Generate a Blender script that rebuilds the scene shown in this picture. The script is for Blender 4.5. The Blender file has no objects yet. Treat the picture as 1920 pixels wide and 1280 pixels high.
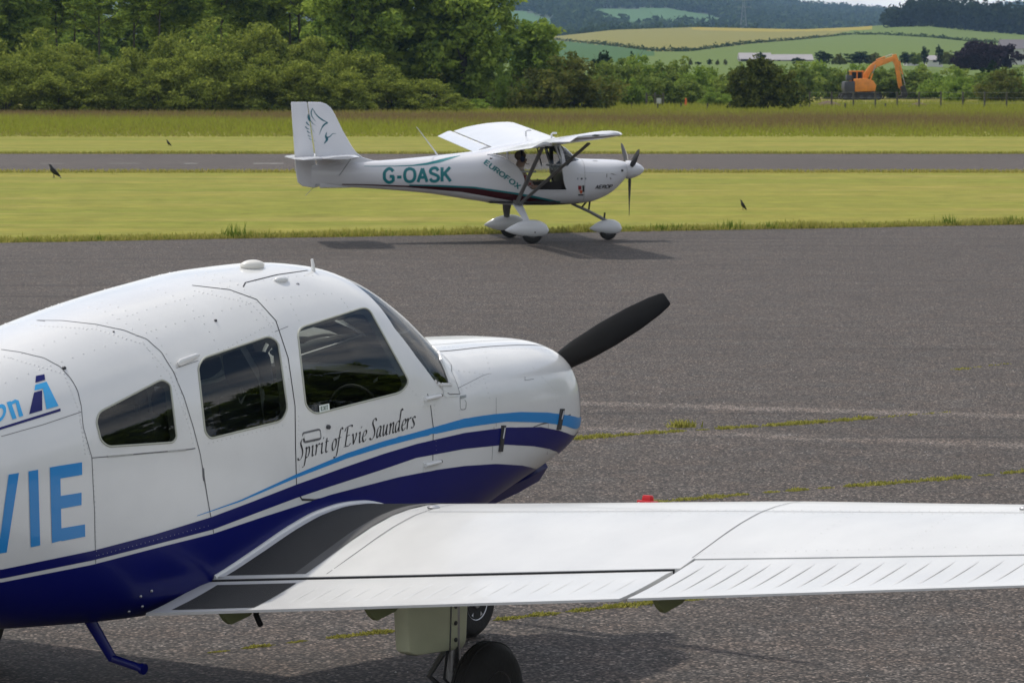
import bpy, bmesh, math, random
import numpy as np
from mathutils import Vector, Matrix

random.seed(7); np.random.seed(7)
scene = bpy.context.scene
R = math.radians
F_PX, Y_HOR, CAM_H = 5900.0, 130.0, 2.86       # focal length in photo pixels, horizon row, eye height

# ------------------------------------------------------------------ camera
cam = bpy.data.cameras.new('camera')
cam_ob = bpy.data.objects.new('camera', cam); scene.collection.objects.link(cam_ob)
PITCH = math.atan((640 - Y_HOR) / F_PX)
cam_ob.location = (0, 0, CAM_H); cam_ob.rotation_euler = (math.pi / 2 - PITCH, 0, 0)
cam.sensor_fit = 'HORIZONTAL'; cam.sensor_width = 36; cam.lens = F_PX / 1920 * 36
cam.clip_start = 0.5; cam.clip_end = 30000
cam.dof.use_dof = True; cam.dof.focus_distance = 14.0; cam.dof.aperture_fstop = 18
scene.camera = cam_ob

# ------------------------------------------------------------------ sky and sun
TO_SUN = Vector((-0.42, 0.46, 1.0)).normalized()
world = bpy.data.worlds.new('World'); scene.world = world; world.use_nodes = True
wn, wl = world.node_tree.nodes, world.node_tree.links
wn.clear()
sky = wn.new('ShaderNodeTexSky'); sky.sky_type = 'NISHITA'; sky.sun_disc = False
sky.sun_elevation = math.asin(TO_SUN.z); sky.sun_rotation = math.atan2(TO_SUN.x, TO_SUN.y)
sky.air_density = 1.0; sky.dust_density = 2.0; sky.ozone_density = 1.0
tc = wn.new('ShaderNodeTexCoord'); mp = wn.new('ShaderNodeMapping'); mp.inputs['Scale'].default_value = (1, 1, 2.6); mp.inputs['Location'].default_value = (1.1, 7.7, 2.3)
nz = wn.new('ShaderNodeTexNoise'); nz.inputs['Scale'].default_value = 2.6; nz.inputs['Detail'].default_value = 7; nz.inputs['Roughness'].default_value = 0.58
rp = wn.new('ShaderNodeValToRGB'); rp.color_ramp.elements[0].position = 0.40; rp.color_ramp.elements[1].position = 0.64
mx = wn.new('ShaderNodeMix'); mx.data_type = 'RGBA'; mx.inputs['B'].default_value = (9.4, 9.3, 9.2, 1)
bg = wn.new('ShaderNodeBackground'); bg.inputs['Strength'].default_value = 0.128
wo = wn.new('ShaderNodeOutputWorld')
wl.new(tc.outputs['Generated'], mp.inputs['Vector']); wl.new(mp.outputs['Vector'], nz.inputs['Vector'])
wl.new(nz.outputs['Fac'], rp.inputs['Fac']); wl.new(rp.outputs['Color'], mx.inputs['Factor'])
wl.new(sky.outputs['Color'], mx.inputs['A']); wl.new(mx.outputs['Result'], bg.inputs['Color']); wl.new(bg.outputs['Background'], wo.inputs['Surface'])

sun = bpy.data.lights.new('sun', 'SUN'); sun.energy = 2.5; sun.angle = R(1.6); sun.color = (1.0, 0.945, 0.86)
sun_ob = bpy.data.objects.new('sun', sun); scene.collection.objects.link(sun_ob)
sun_ob.rotation_euler = TO_SUN.to_track_quat('Z', 'Y').to_euler(); sun_ob.location = (0, 0, 60)

scene.render.engine = 'CYCLES'
scene.view_settings.view_transform = 'Standard'; scene.view_settings.look = 'None'
scene.view_settings.exposure = 0.0; scene.view_settings.gamma = 1.0; scene.view_settings.use_curve_mapping = False
scene.cycles.max_bounces = 8; scene.cycles.transparent_max_bounces = 16; scene.cycles.volume_bounces = 0

# ------------------------------------------------------------------ photo pixel -> direction helpers
_Fv = Vector((0, math.cos(PITCH), -math.sin(PITCH))); _Rv = Vector((1, 0, 0)); _Uv = Vector((0, math.sin(PITCH), math.cos(PITCH)))
EYE = Vector((0, 0, CAM_H))
def ray(x, y): return _Fv * F_PX + _Rv * (x - 960) + _Uv * (640 - y)
def at(x, y, D):
    r = ray(x, y); return EYE + r * (D / r.y)
def ground(x, y, z=0.0):
    r = ray(x, y); return EYE + r * ((z - CAM_H) / r.z)

# ------------------------------------------------------------------ mesh helpers
def link(o, parent=None):
    scene.collection.objects.link(o)
    if parent is not None: o.parent = parent
    return o
def tag(o, label=None, cat=None, group=None, kind=None):
    if label: o['label'] = label
    if cat: o['category'] = cat
    if group: o['group'] = group
    if kind: o['kind'] = kind
    return o
def empty(name, loc=(0, 0, 0), rz=0.0):
    o = bpy.data.objects.new(name, None); o.location = loc; o.rotation_euler = (0, 0, rz); o.empty_display_size = 0.3
    return link(o)
def copy_tree(o, parent=None):
    c = o.copy(); scene.collection.objects.link(c); c.parent = parent
    for ch in list(o.children):
        d = copy_tree(ch, c); d.matrix_parent_inverse = ch.matrix_parent_inverse.copy()
    return c
def catmull(pts, n=6, closed=False):
    P = [np.array(p, float) for p in pts]; out = []
    N = len(P)
    for i in range(N if closed else N - 1):
        if closed: p0, p1, p2, p3 = P[i - 1], P[i], P[(i + 1) % N], P[(i + 2) % N]
        else: p0, p1, p2, p3 = P[max(i - 1, 0)], P[i], P[i + 1], P[min(i + 2, N - 1)]
        for k in range(n):
            t = k / n
            out.append(0.5 * ((2 * p1) + (-p0 + p2) * t + (2 * p0 - 5 * p1 + 4 * p2 - p3) * t * t + (-p0 + 3 * p1 - 3 * p2 + p3) * t ** 3))
    if not closed: out.append(P[-1])
    return out
class MB:
    def __init__(self): self.v = []; self.f = []; self.m = []
    def add(self, vs, fs, mi=0):
        b = len(self.v); self.v += [tuple(map(float, p)) for p in vs]; self.f += [tuple(i + b for i in f) for f in fs]; self.m += [mi] * len(fs); return b
    def box(self, c, s, rot=None, mi=0, taper=1.0):
        vs = []
        for z in (-.5, .5):
            k = taper if z > 0 else 1.0
            for x, y in ((-.5, -.5), (.5, -.5), (.5, .5), (-.5, .5)):
                p = Vector((x * s[0] * k, y * s[1] * k, z * s[2]))
                if rot is not None: p = rot @ p
                vs.append(p + Vector(c))
        self.add(vs, [(3, 2, 1, 0), (4, 5, 6, 7), (0, 1, 5, 4), (1, 2, 6, 5), (2, 3, 7, 6), (3, 0, 4, 7)], mi); return self
    def tube(self, pts, r, n=8, mi=0, flat=1.0, up=None):
        pts = [Vector(p) for p in pts]; rs = [r] * len(pts) if isinstance(r, (int, float)) else list(r)
        rings = []
        prev = None
        for i, p in enumerate(pts):
            d = (pts[min(i + 1, len(pts) - 1)] - pts[max(i - 1, 0)]).normalized()
            if up is not None: a = Vector(up)
            elif prev is not None: a = prev
            else: a = Vector((0, 0, 1)) if abs(d.z) < .9 else Vector((1, 0, 0))
            u = (a - d * a.dot(d))
            if u.length < 1e-6: u = d.orthogonal()
            u.normalize(); w = d.cross(u); prev = u
            rings.append([p + (u * math.cos(2 * math.pi * k / n) + w * math.sin(2 * math.pi * k / n) * flat) * rs[i] for k in range(n)])
        return self.loft(rings, mi=mi)
    def loft(self, rings, caps=True, closed=True, mi=0):
        n = len(rings[0]); vs = [p for r in rings for p in r]; fs = []
        for i in range(len(rings) - 1):
            for k in range(n if closed else n - 1):
                a = i * n + k; b = i * n + (k + 1) % n
                fs.append((a, b, b + n, a + n))
        if caps and closed:
            fs.append(tuple(range(n - 1, -1, -1))); fs.append(tuple((len(rings) - 1) * n + k for k in range(n)))
        self.add(vs, fs, mi); return self
    def revolve(self, prof, M=None, n=24, mi=0):
        # prof: list of (radius, x); revolved about local X then transformed by M
        M = M or Matrix.Identity(4); rings = []
        for r, x in prof:
            rings.append([M @ Vector((x, r * math.cos(2 * math.pi * k / n), r * math.sin(2 * math.pi * k / n))) for k in range(n)])
        return self.loft(rings, mi=mi)
    def ellipsoid(self, c, r, nu=16, nv=10, rot=None, mi=0):
        rings = []
        for j in range(nv + 1):
            t = -math.pi / 2 + math.pi * (j / nv); t = max(min(t, math.pi / 2 - .02), -math.pi / 2 + .02)
            ring = []
            for k in range(nu):
                a = 2 * math.pi * k / nu; p = Vector((r[0] * math.cos(t) * math.cos(a), r[1] * math.cos(t) * math.sin(a), r[2] * math.sin(t)))
                if rot is not None: p = rot @ p
                ring.append(p + Vector(c))
            rings.append(ring)
        return self.loft(rings, mi=mi)
    def prism(self, poly, f0, f1, mi=0):
        # poly: 2-D points, f0/f1 map a 2-D point to the two faces
        n = len(poly); vs = [f0(*p) for p in poly] + [f1(*p) for p in poly]
        fs = [tuple(range(n - 1, -1, -1)), tuple(range(n, 2 * n))] + [(k, (k + 1) % n, n + (k + 1) % n, n + k) for k in range(n)]
        self.add(vs, fs, mi); return self
    def obj(self, name, mat, parent=None, angle=35, bevel=0.0, fix=True):
        me = bpy.data.meshes.new(name); me.from_pydata(self.v, [], self.f)
        mats = mat if isinstance(mat, (list, tuple)) else [mat]
        for m in mats: me.materials.append(m)
        if len(mats) > 1: me.polygons.foreach_set('material_index', self.m)
        if fix:
            bm = bmesh.new(); bm.from_mesh(me); bmesh.ops.recalc_face_normals(bm, faces=bm.faces)
            if bevel: 
                es = [e for e in bm.edges if len(e.link_faces) == 2 and e.calc_face_angle(0) > R(40)]
                bmesh.ops.bevel(bm, geom=es, offset=bevel, segments=2, profile=.5, affect='EDGES', clamp_overlap=True)
            bm.to_mesh(me); bm.free()
        if angle is not None:
            me.polygons.foreach_set('use_smooth', [True] * len(me.polygons))
            me.set_sharp_from_angle(angle=R(angle))
        me.update()
        return link(bpy.data.objects.new(name, me), parent)
def np_mesh(name, V, quads, mat, parent=None, tint=None, smooth=False):
    # fast mesh from numpy: V (n,3), quads (m,k)
    me = bpy.data.meshes.new(name); k = quads.shape[1]; m = len(quads)
    me.vertices.add(len(V)); me.vertices.foreach_set('co', np.ascontiguousarray(V, dtype=np.float32).ravel())
    me.loops.add(m * k); me.loops.foreach_set('vertex_index', np.ascontiguousarray(quads, dtype=np.int32).ravel())
    me.polygons.add(m); me.polygons.foreach_set('loop_start', np.arange(0, m * k, k, dtype=np.int32))
    try: me.polygons.foreach_set('loop_total', np.full(m, k, dtype=np.int32))
    except Exception: pass
    if tint is not None:
        at_ = me.attributes.new('tint', 'FLOAT', 'FACE'); at_.data.foreach_set('value', np.ascontiguousarray(tint, dtype=np.float32))
    if smooth: me.polygons.foreach_set('use_smooth', [True] * m)
    me.materials.append(mat); me.update(calc_edges=True); me.validate()
    return link(bpy.data.objects.new(name, me), parent)

# ------------------------------------------------------------------ materials
def nodes(m): return m.node_tree.nodes, m.node_tree.links
def principled(name, col, rough=.5, metal=0.0, coat=0.0, spec=.5, var=0.0, vscale=6.0, bump=0.0, bscale=40.0, emit=None):
    m = bpy.data.materials.new(name); m.use_nodes = True; n, l = nodes(m)
    b = n['Principled BSDF']; b.inputs['Base Color'].default_value = (*col, 1); b.inputs['Roughness'].default_value = rough
    b.inputs['Metallic'].default_value = metal; b.inputs['Coat Weight'].default_value = coat; b.inputs['Coat Roughness'].default_value = .06
    b.inputs['Specular IOR Level'].default_value = spec
    if var or bump:
        t = n.new('ShaderNodeTexCoord')
    if var:
        q = n.new('ShaderNodeTexNoise'); q.inputs['Scale'].default_value = vscale; q.inputs['Detail'].default_value = 6; q.inputs['Roughness'].default_value = .6
        l.new(t.outputs['Object'], q.inputs['Vector'])
        mr = n.new('ShaderNodeMapRange'); mr.inputs['From Min'].default_value = .3; mr.inputs['From Max'].default_value = .7
        mr.inputs['To Min'].default_value = 1 - var; mr.inputs['To Max'].default_value = 1 + var
        l.new(q.outputs['Fac'], mr.inputs['Value'])
        h = n.new('ShaderNodeMix'); h.data_type = 'RGBA'; h.blend_type = 'MULTIPLY'; h.inputs['Factor'].default_value = 1
        h.inputs['A'].default_value = (*col, 1); l.new(mr.outputs['Result'], h.inputs['B']); l.new(h.outputs['Result'], b.inputs['Base Color'])
        r2 = n.new('ShaderNodeMapRange'); r2.inputs['From Min'].default_value = .3; r2.inputs['From Max'].default_value = .7
        r2.inputs['To Min'].default_value = max(rough - var * .5, .02); r2.inputs['To Max'].default_value = min(rough + var * .5, 1)
        l.new(q.outputs['Fac'], r2.inputs['Value']); l.new(r2.outputs['Result'], b.inputs['Roughness'])
    if bump:
        q2 = n.new('ShaderNodeTexNoise'); q2.inputs['Scale'].default_value = bscale; q2.inputs['Detail'].default_value = 3
        l.new(t.outputs['Object'], q2.inputs['Vector'])
        bu = n.new('ShaderNodeBump'); bu.inputs['Strength'].default_value = bump; bu.inputs['Distance'].default_value = .01
        l.new(q2.outputs['Fac'], bu.inputs['Height']); l.new(bu.outputs['Normal'], b.inputs['Normal'])
    return m
def glass_mat(name, tint=(.72, .75, .74), refl=1.0):
    m = bpy.data.materials.new(name); m.use_nodes = True; n, l = nodes(m); n.clear()
    o = n.new('ShaderNodeOutputMaterial'); tr = n.new('ShaderNodeBsdfTransparent'); tr.inputs['Color'].default_value = (*tint, 1)
    g = n.new('ShaderNodeBsdfGlossy'); g.inputs['Roughness'].default_value = .015; g.inputs['Color'].default_value = (refl, refl, refl, 1)
    fr = n.new('ShaderNodeFresnel'); fr.inputs['IOR'].default_value = 1.5
    mi = n.new('ShaderNodeMixShader'); l.new(fr.outputs['Fac'], mi.inputs['Fac']); l.new(tr.outputs['BSDF'], mi.inputs[1]); l.new(g.outputs['BSDF'], mi.inputs[2])
    l.new(mi.outputs['Shader'], o.inputs['Surface']); return m
def leaf_mat(name, dark, light, trans=.28):
    m = bpy.data.materials.new(name); m.use_nodes = True; n, l = nodes(m); n.clear()
    o = n.new('ShaderNodeOutputMaterial'); a = n.new('ShaderNodeAttribute'); a.attribute_name = 'tint'
    r = n.new('ShaderNodeMix'); r.data_type = 'RGBA'; r.inputs['A'].default_value = (*dark, 1); r.inputs['B'].default_value = (*light, 1)
    l.new(a.outputs['Fac'], r.inputs['Factor'])
    d = n.new('ShaderNodeBsdfDiffuse'); t = n.new('ShaderNodeBsdfTranslucent'); x = n.new('ShaderNodeMixShader'); x.inputs['Fac'].default_value = trans
    l.new(r.outputs['Result'], d.inputs['Color']); l.new(r.outputs['Result'], t.inputs['Color'])
    l.new(d.outputs['BSDF'], x.inputs[1]); l.new(t.outputs['BSDF'], x.inputs[2]); l.new(x.outputs['Shader'], o.inputs['Surface']); return m

M_WHITE = principled('white_paint', (.75, .75, .735), .24, coat=.45, var=.035, vscale=3.0, bump=.10, bscale=2.6)
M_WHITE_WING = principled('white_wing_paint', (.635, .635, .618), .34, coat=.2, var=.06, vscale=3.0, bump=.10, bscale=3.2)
M_NAVY = principled('navy_paint', (.003, .006, .125), .33, coat=.10, spec=.35, var=.05, vscale=4)
M_SKYBLUE = principled('light_blue_paint', (.015, .25, .62), .3, coat=.25)
M_CYAN = principled('cyan_paint', (.03, .40, .80), .3, coat=.25)
M_SEAM = principled('panel_gap', (.13, .13, .135), .7)
M_GAP = principled('door_gap', (.03, .03, .035), .7)
M_SEAL = principled('window_seal', (.42, .43, .36), .5)
M_BLACK = principled('black_paint', (.012, .012, .013), .45, var=.12, vscale=9)
M_RUBBER = principled('tyre_rubber', (.022, .021, .02), .8, var=.15, vscale=20, bump=.3, bscale=60)
M_WALK = principled('anti_skid_walkway', (.042, .042, .042), .9, var=.2, vscale=5, bump=.6, bscale=300)
M_STEEL = principled('worn_steel', (.45, .45, .46), .35, metal=.9, var=.1, vscale=30)
M_DARKMETAL = principled('dark_metal', (.08, .08, .085), .45, metal=.6, var=.1, vscale=30)
M_CABIN = principled('cabin_trim', (.13, .13, .13), .8, var=.06)
M_SEAT = principled('seat_cloth', (.10, .11, .14), .9, var=.15, vscale=14)
M_DARK = principled('dark_interior', (.018, .018, .02), .7)
M_GLASS = glass_mat('cabin_glass', (.52, .55, .54))
M_CLEAR = glass_mat('clear_glass', (.90, .92, .92))
M_INK = principled('lettering_black', (.015, .014, .018), .5)
# ================================================================== SETTING
# ---------------------------------------------------------------- ground materials
def node_line_mask(n, l, pos, a, b, half, soft):
    # 1 on the ground line a-b (world XY), 0 away from it
    ax, ay, bx, by = a.x, a.y, b.x, b.y
    L = math.hypot(bx - ax, by - ay); nx, ny = -(by - ay) / L, (bx - ax) / L
    d = n.new('ShaderNodeVectorMath'); d.operation = 'DOT_PRODUCT'; d.inputs[1].default_value = (nx, ny, 0); l.new(pos, d.inputs[0])
    s = n.new('ShaderNodeMath'); s.operation = 'SUBTRACT'; s.inputs[1].default_value = ax * nx + ay * ny; l.new(d.outputs['Value'], s.inputs[0])
    ab = n.new('ShaderNodeMath'); ab.operation = 'ABSOLUTE'; l.new(s.outputs[0], ab.inputs[0])
    r = n.new('ShaderNodeMapRange'); r.interpolation_type = 'SMOOTHSTEP'; r.inputs['From Min'].default_value = half; r.inputs['From Max'].default_value = half + soft
    r.inputs['To Min'].default_value = 1; r.inputs['To Max'].default_value = 0; l.new(ab.outputs[0], r.inputs['Value'])
    return r.outputs['Result']
def noise(n, l, vec, scale, detail=5, rough=.55, stretch=None):
    if stretch:
        m = n.new('ShaderNodeMapping'); m.inputs['Scale'].default_value = stretch; l.new(vec, m.inputs['Vector']); vec = m.outputs['Vector']
    q = n.new('ShaderNodeTexNoise'); q.inputs['Scale'].default_value = scale; q.inputs['Detail'].default_value = detail; q.inputs['Roughness'].default_value = rough
    l.new(vec, q.inputs['Vector']); return q.outputs['Fac']
def maprange(n, l, v, a, b, c, d):
    r = n.new('ShaderNodeMapRange'); r.inputs['From Min'].default_value = a; r.inputs['From Max'].default_value = b; r.inputs['To Min'].default_value = c; r.inputs['To Max'].default_value = d
    l.new(v, r.inputs['Value']); return r.outputs['Result']
def mixc(n, l, f, a, b, mode='MIX'):
    m = n.new('ShaderNodeMix'); m.data_type = 'RGBA'; m.blend_type = mode
    for k, v in (('Factor', f), ('A', a), ('B', b)):
        if isinstance(v, (int, float)): m.inputs[k].default_value = v if k == 'Factor' else (v, v, v, 1)
        elif isinstance(v, tuple): m.inputs[k].default_value = (*v, 1)
        else: l.new(v, m.inputs[k])
    return m.outputs['Result']
def math_(n, l, op, a, b):
    m = n.new('ShaderNodeMath'); m.operation = op
    for i, v in enumerate((a, b)):
        if isinstance(v, (int, float)): m.inputs[i].default_value = v
        else: l.new(v, m.inputs[i])
    return m.outputs[0]

def asphalt_mat(name, mean=.135, streaks=True):
    m = bpy.data.materials.new(name); m.use_nodes = True; n, l = nodes(m); b = n['Principled BSDF']
    t = n.new('ShaderNodeTexCoord'); P = t.outputs['Object']
    vo = n.new('ShaderNodeTexVoronoi'); vo.inputs['Scale'].default_value = 62; vo.inputs['Randomness'].default_value = 1; l.new(P, vo.inputs['Vector'])
    bw = n.new('ShaderNodeRGBToBW'); l.new(vo.outputs['Color'], bw.inputs['Color'])
    rp = n.new('ShaderNodeValToRGB'); cr = rp.color_ramp
    cr.elements[0].position = .15; cr.elements[0].color = (.16, .16, .16, 1)
    cr.elements[1].position = .90; cr.elements[1].color = (2.8, 2.8, 2.8, 1)
    e = cr.elements.new(.5); e.color = (.78, .78, .78, 1); e = cr.elements.new(.74); e.color = (1.45, 1.45, 1.45, 1)
    l.new(bw.outputs['Val'], rp.inputs['Fac'])
    dist = maprange(n, l, vo.outputs['Distance'], .30, .75, 1.0, .35)          # dark binder between the stones
    v = math_(n, l, 'MULTIPLY', maprange(n, l, noise(n, l, P, 1.7, 6, .62), .3, .7, .86, 1.14), maprange(n, l, noise(n, l, P, .16, 4), .3, .7, .9, 1.1))
    v = math_(n, l, 'MULTIPLY', v, maprange(n, l, noise(n, l, P, 22, 4, .7), .25, .75, .72, 1.28))
    st = maprange(n, l, noise(n, l, P, 1.0, 4, .6, (.16, 1.6, 1)), .3, .7, .90, 1.10)
    v = math_(n, l, 'MULTIPLY', v, st)
    if streaks:
        dk = maprange(n, l, noise(n, l, P, 1.0, 3, .5, (.05, 1.9, 1)), .62, .68, 1.0, .62)   # fine old joints and cracks
        v = math_(n, l, 'MULTIPLY', v, dk)
        for (p, q) in (((1080, 755), (1920, 780)), ((1090, 803), (1920, 835))):
            mk = node_line_mask(n, l, P, ground(*p), ground(*q), .06, .20)
            br = maprange(n, l, noise(n, l, P, 1.2, 5, .6), .32, .58, .15, 1.0)
            v = math_(n, l, 'ADD', v, math_(n, l, 'MULTIPLY', mk, br))
    tone = mixc(n, l, maprange(n, l, noise(n, l, P, 3.0, 4), .35, .65, 0, 1), (mean * 1.22, mean * .945, mean * .77), (mean * 1.11, mean * .955, mean * .84))
    c = mixc(n, l, 1.0, tone, v, 'MULTIPLY'); c = mixc(n, l, 1.0, c, rp.outputs['Color'], 'MULTIPLY'); c = mixc(n, l, 1.0, c, dist, 'MULTIPLY')
    l.new(c, b.inputs['Base Color']); b.inputs['Roughness'].default_value = .82; b.inputs['Specular IOR Level'].default_value = .35
    bu = n.new('ShaderNodeBump'); bu.inputs['Strength'].default_value = .75; bu.inputs['Distance'].default_value = .006
    hh = math_(n, l, 'SUBTRACT', bw.outputs['Val'], vo.outputs['Distance']); l.new(hh, bu.inputs['Height']); l.new(bu.outputs['Normal'], b.inputs['Normal'])
    return m
def grass_mat(name, base, alt, dry):
    m = bpy.data.materials.new(name); m.use_nodes = True; n, l = nodes(m); b = n['Principled BSDF']
    t = n.new('ShaderNodeTexCoord'); P = t.outputs['Object']
    c = mixc(n, l, maprange(n, l, noise(n, l, P, 1.0, 4, .5, (.03, .42, 1)), .36, .64, 0, 1), base, alt)
    c = mixc(n, l, maprange(n, l, noise(n, l, P, 1.0, 5, .6, (.12, .9, 1)), .5, .72, 0, .75), c, dry)
    c = mixc(n, l, 1.0, c, maprange(n, l, noise(n, l, P, .9, 6, .65), .28, .72, .80, 1.20), 'MULTIPLY'); c = mixc(n, l, maprange(n, l, noise(n, l, P, .28, 5, .6), .42, .66, 0, .5), c, alt)
    c = mixc(n, l, 1.0, c, maprange(n, l, noise(n, l, P, 3.2, 7, .75, (.45, 1.3, 1)), .25, .75, .62, 1.38), 'MULTIPLY')
    l.new(c, b.inputs['Base Color']); b.inputs['Roughness'].default_value = 1; b.inputs['Specular IOR Level'].default_value = .1
    bu = n.new('ShaderNodeBump'); bu.inputs['Strength'].default_value = .35; bu.inputs['Distance'].default_value = .03
    l.new(noise(n, l, P, 9, 5, .7), bu.inputs['Height']); l.new(bu.outputs['Normal'], b.inputs['Normal']); return m
M_ASPHALT = asphalt_mat('worn_asphalt', .094)
M_RUNWAY = asphalt_mat('runway_asphalt', .104, streaks=False)
M_GRASS = grass_mat('mown_grass', (.268, .243, .050), (.200, .218, .036), (.335, .270, .088))
M_ROUGH = grass_mat('meadow_ground', (.23, .245, .05), (.25, .22, .06), (.24, .17, .075))

def sheet(name, pts, z, mat, kind='structure'):
    me = bpy.data.meshes.new(name); me.from_pydata([(p[0], p[1], z) for p in pts], [], [tuple(range(len(pts)))]); me.materials.append(mat)
    o = link(bpy.data.objects.new(name, me)); o['kind'] = kind; return o
E0, E1 = ground(0, 455), ground(1920, 421)              # the apron's grass edge
ED = (E1 - E0).normalized()
def edge_y(x): return E0.y + (x - E0.x) * ED.y / ED.x
RW0, RW1 = ground(960, 322).y, ground(960, 288.5).y      # runway edges
sheet('ground', [(-900, -400), (900, -400), (900, 352), (-900, 352)], -.012, M_GRASS)
ap = [(-60, -40), (60, -40), (60, edge_y(60))]
for k in range(240):                                     # ragged broken asphalt edge
    x = 60 - (k + 1) * .5; ap.append((x, edge_y(x) + random.uniform(-.10, .10) + .08 * math.sin(x * .9)))
sheet('apron', ap, 0.0, M_ASPHALT)
rw = [(x, RW0 + random.uniform(-.12, .12)) for x in np.arange(-120, 120.1, 1.0)] + [(x, RW1 + random.uniform(-.15, .15)) for x in np.arange(120, -120.1, -1.0)]
sheet('runway', rw, -.004, M_RUNWAY)
sheet('meadow_ground', [(-300, ground(960, 254).y), (300, ground(960, 254).y), (300, 350), (-300, 350)], -.006, M_ROUGH)
M_LINE = principled('worn_white_marking', (.36, .35, .33), .8, var=.25, vscale=3)
def dash(x0, x1, yc, w=.32, name='centreline_marking'):
    o = sheet(name, [(x0, yc - w), (x1, yc - w), (x1, yc + w), (x0, yc + w)], .000, M_LINE); return o
yc = ground(960, 306.5).y
for (a, b_) in ((475, 532), (345, 370), (205, 262), (75, 120), (-60, -5)):
    dash(at(a, 306, yc).x, at(b_, 306, yc).x, yc, {475: .20, 345: .16}.get(a, .07))

# ---------------------------------------------------------------- grass blades
M_BLADE = leaf_mat('grass_blades', (.26, .29, .055), (.44, .39, .12), .4)
M_TALL = leaf_mat('tall_meadow_grass', (.30, .33, .048), (.225, .165, .080), .42)
M_WEED = leaf_mat('verge_weeds', (.10, .18, .025), (.26, .32, .06), .35)
M_MOSS = leaf_mat('moss', (.20, .21, .04), (.52, .48, .13), .4)
def blades(name, X, Y, Z, H, W, T, mat, lean=.35, label=None):
    n = len(X); a = np.random.rand(n) * 2 * np.pi; ln = np.random.randn(n) * lean * H; la = np.random.rand(n) * 2 * np.pi
    dx, dy = np.cos(a) * W / 2, np.sin(a) * W / 2
    V = np.empty((n, 3, 3)); V[:, 0] = np.stack([X - dx, Y - dy, Z], 1); V[:, 1] = np.stack([X + dx, Y + dy, Z], 1)
    V[:, 2] = np.stack([X + np.cos(la) * ln, Y + np.sin(la) * ln, Z + H], 1)
    o = np_mesh(name, V.reshape(-1, 3), np.arange(n * 3).reshape(-1, 3), mat, None, np.clip(T, 0, 1)); o['kind'] = 'stuff'
    if label: o['label'] = label
    return o
def frus(n, y0, y1, margin=1.25):
    Y = np.sqrt(np.random.rand(n) * (y1 ** 2 - y0 ** 2) + y0 ** 2); X = (np.random.rand(n) * 2 - 1) * Y * 960 / F_PX * margin; return X, Y
def smooth_noise(X, Y, fx, fy, seed=0):
    r = np.random.RandomState(seed); s = 0
    for k in range(6):
        s = s + np.sin(X * fx * r.uniform(.5, 2) + r.uniform(0, 6.3)) * np.sin(Y * fy * r.uniform(.5, 2) + r.uniform(0, 6.3))
    return s / 3.5
# longer fringe along both runway edges and the apron edge
n = 17000; X = np.random.uniform(-34, 34, n); Y = RW1 + .1 + np.abs(np.random.randn(n)) * .5
blades('fringe_grass', X, Y, 0 * X - .012, .03 + .09 * np.random.rand(n) * (1 + .6 * smooth_noise(X, Y, .9, .2, 21)), .07, .55 + .3 * np.random.randn(n), M_BLADE, .4, 'longer grass fringe along the runway edge')
n = 7000; X = np.random.uniform(-19, 19, n); Y = RW0 - .05 - np.abs(np.random.randn(n)) * .35
blades('fringe_grass', X, Y, 0 * X - .012, .05 + .08 * np.random.rand(n), .05, .75 + .25 * np.random.randn(n), M_BLADE, .4, 'dry fringe on the apron side of the runway')
n = 24000; X = np.random.uniform(-17, 19, n); off = np.abs(np.random.randn(n)) * .55
Y = E0.y + (X - E0.x) * ED.y / ED.x + off - .06
cl = smooth_noise(X, Y, 1.7, .3, 9)
blades('fringe_grass', X, Y, 0 * X - .012, (.035 + .075 * np.random.rand(n)) * (1 + .7 * np.clip(cl, 0, 2)), .035, .55 + .3 * np.random.randn(n), M_BLADE, .5, 'ragged grass fringe along the apron edge')
# leafy weeds sprouting on the apron edge
spots = [(180, .10), (438, .28), (560, .08), (730, .09), (1105, .12), (1180, .10), (1237, .15), (1265, .14), (1298, .08), (1371, .20), (1425, .10), (1443, .15), (1476, .10), (1525, .07), (1778, .22), (1848, .08), (1904, .17), (60, .09), (300, .07), (640, .08), (470, .12), (505, .09), (1140, .07), (820, .1), (1000, .07), (1640, .08)]
XS, YS, HS = [], [], []
for px, h in spots:
    g = ground(px, 455 - 34 * px / 1920 - 1)
    for _ in range(46):
        XS.append(g.x + random.gauss(0, .045 + h * .25)); YS.append(g.y + random.gauss(0, .06)); HS.append(h * random.uniform(.35, 1.15))
n = len(XS); blades('verge_weeds', np.array(XS), np.array(YS), np.zeros(n) - .01, np.array(HS), np.full(n, .035), np.random.rand(n), M_WEED, .3, 'leafy weeds sprouting along the apron edge')
# tall uncut meadow beyond the mown strip
X, Y = frus(135000, 134.5, 204, 1.85)
py = Y_HOR + F_PX * CAM_H / Y
side = np.clip((X / (Y * 960 / F_PX)), -1, 1)
brown = np.exp(-((py - np.interp(side, [-1, 0, 1], [219, 228, 234])) / np.interp(side, [-1, 0, 1], [7, 11, 13])) ** 2)
T = .04 + .95 * brown + .26 * smooth_noise(X, Y, .22, .12, 11) + .22 * np.random.randn(len(X))
blades('tall_grass', X, Y, 0 * X - .01, (.26 + .24 * np.random.rand(len(X))) * np.clip((Y - 131) / 26, .22, 1), .09, T, M_TALL, .55, 'tall uncut grass in front of the shrubs')
X, Y = frus(44000, 200, 262, 1.85); k = (X > 0) ; X, Y = X[k], Y[k]
blades('tall_grass', X, Y, 0 * X - .01, .20 + .30 * np.random.rand(len(X)), .12, .05 + .15 * np.random.rand(len(X)), M_TALL, .22, 'green rough grass around the wire fence')

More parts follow.
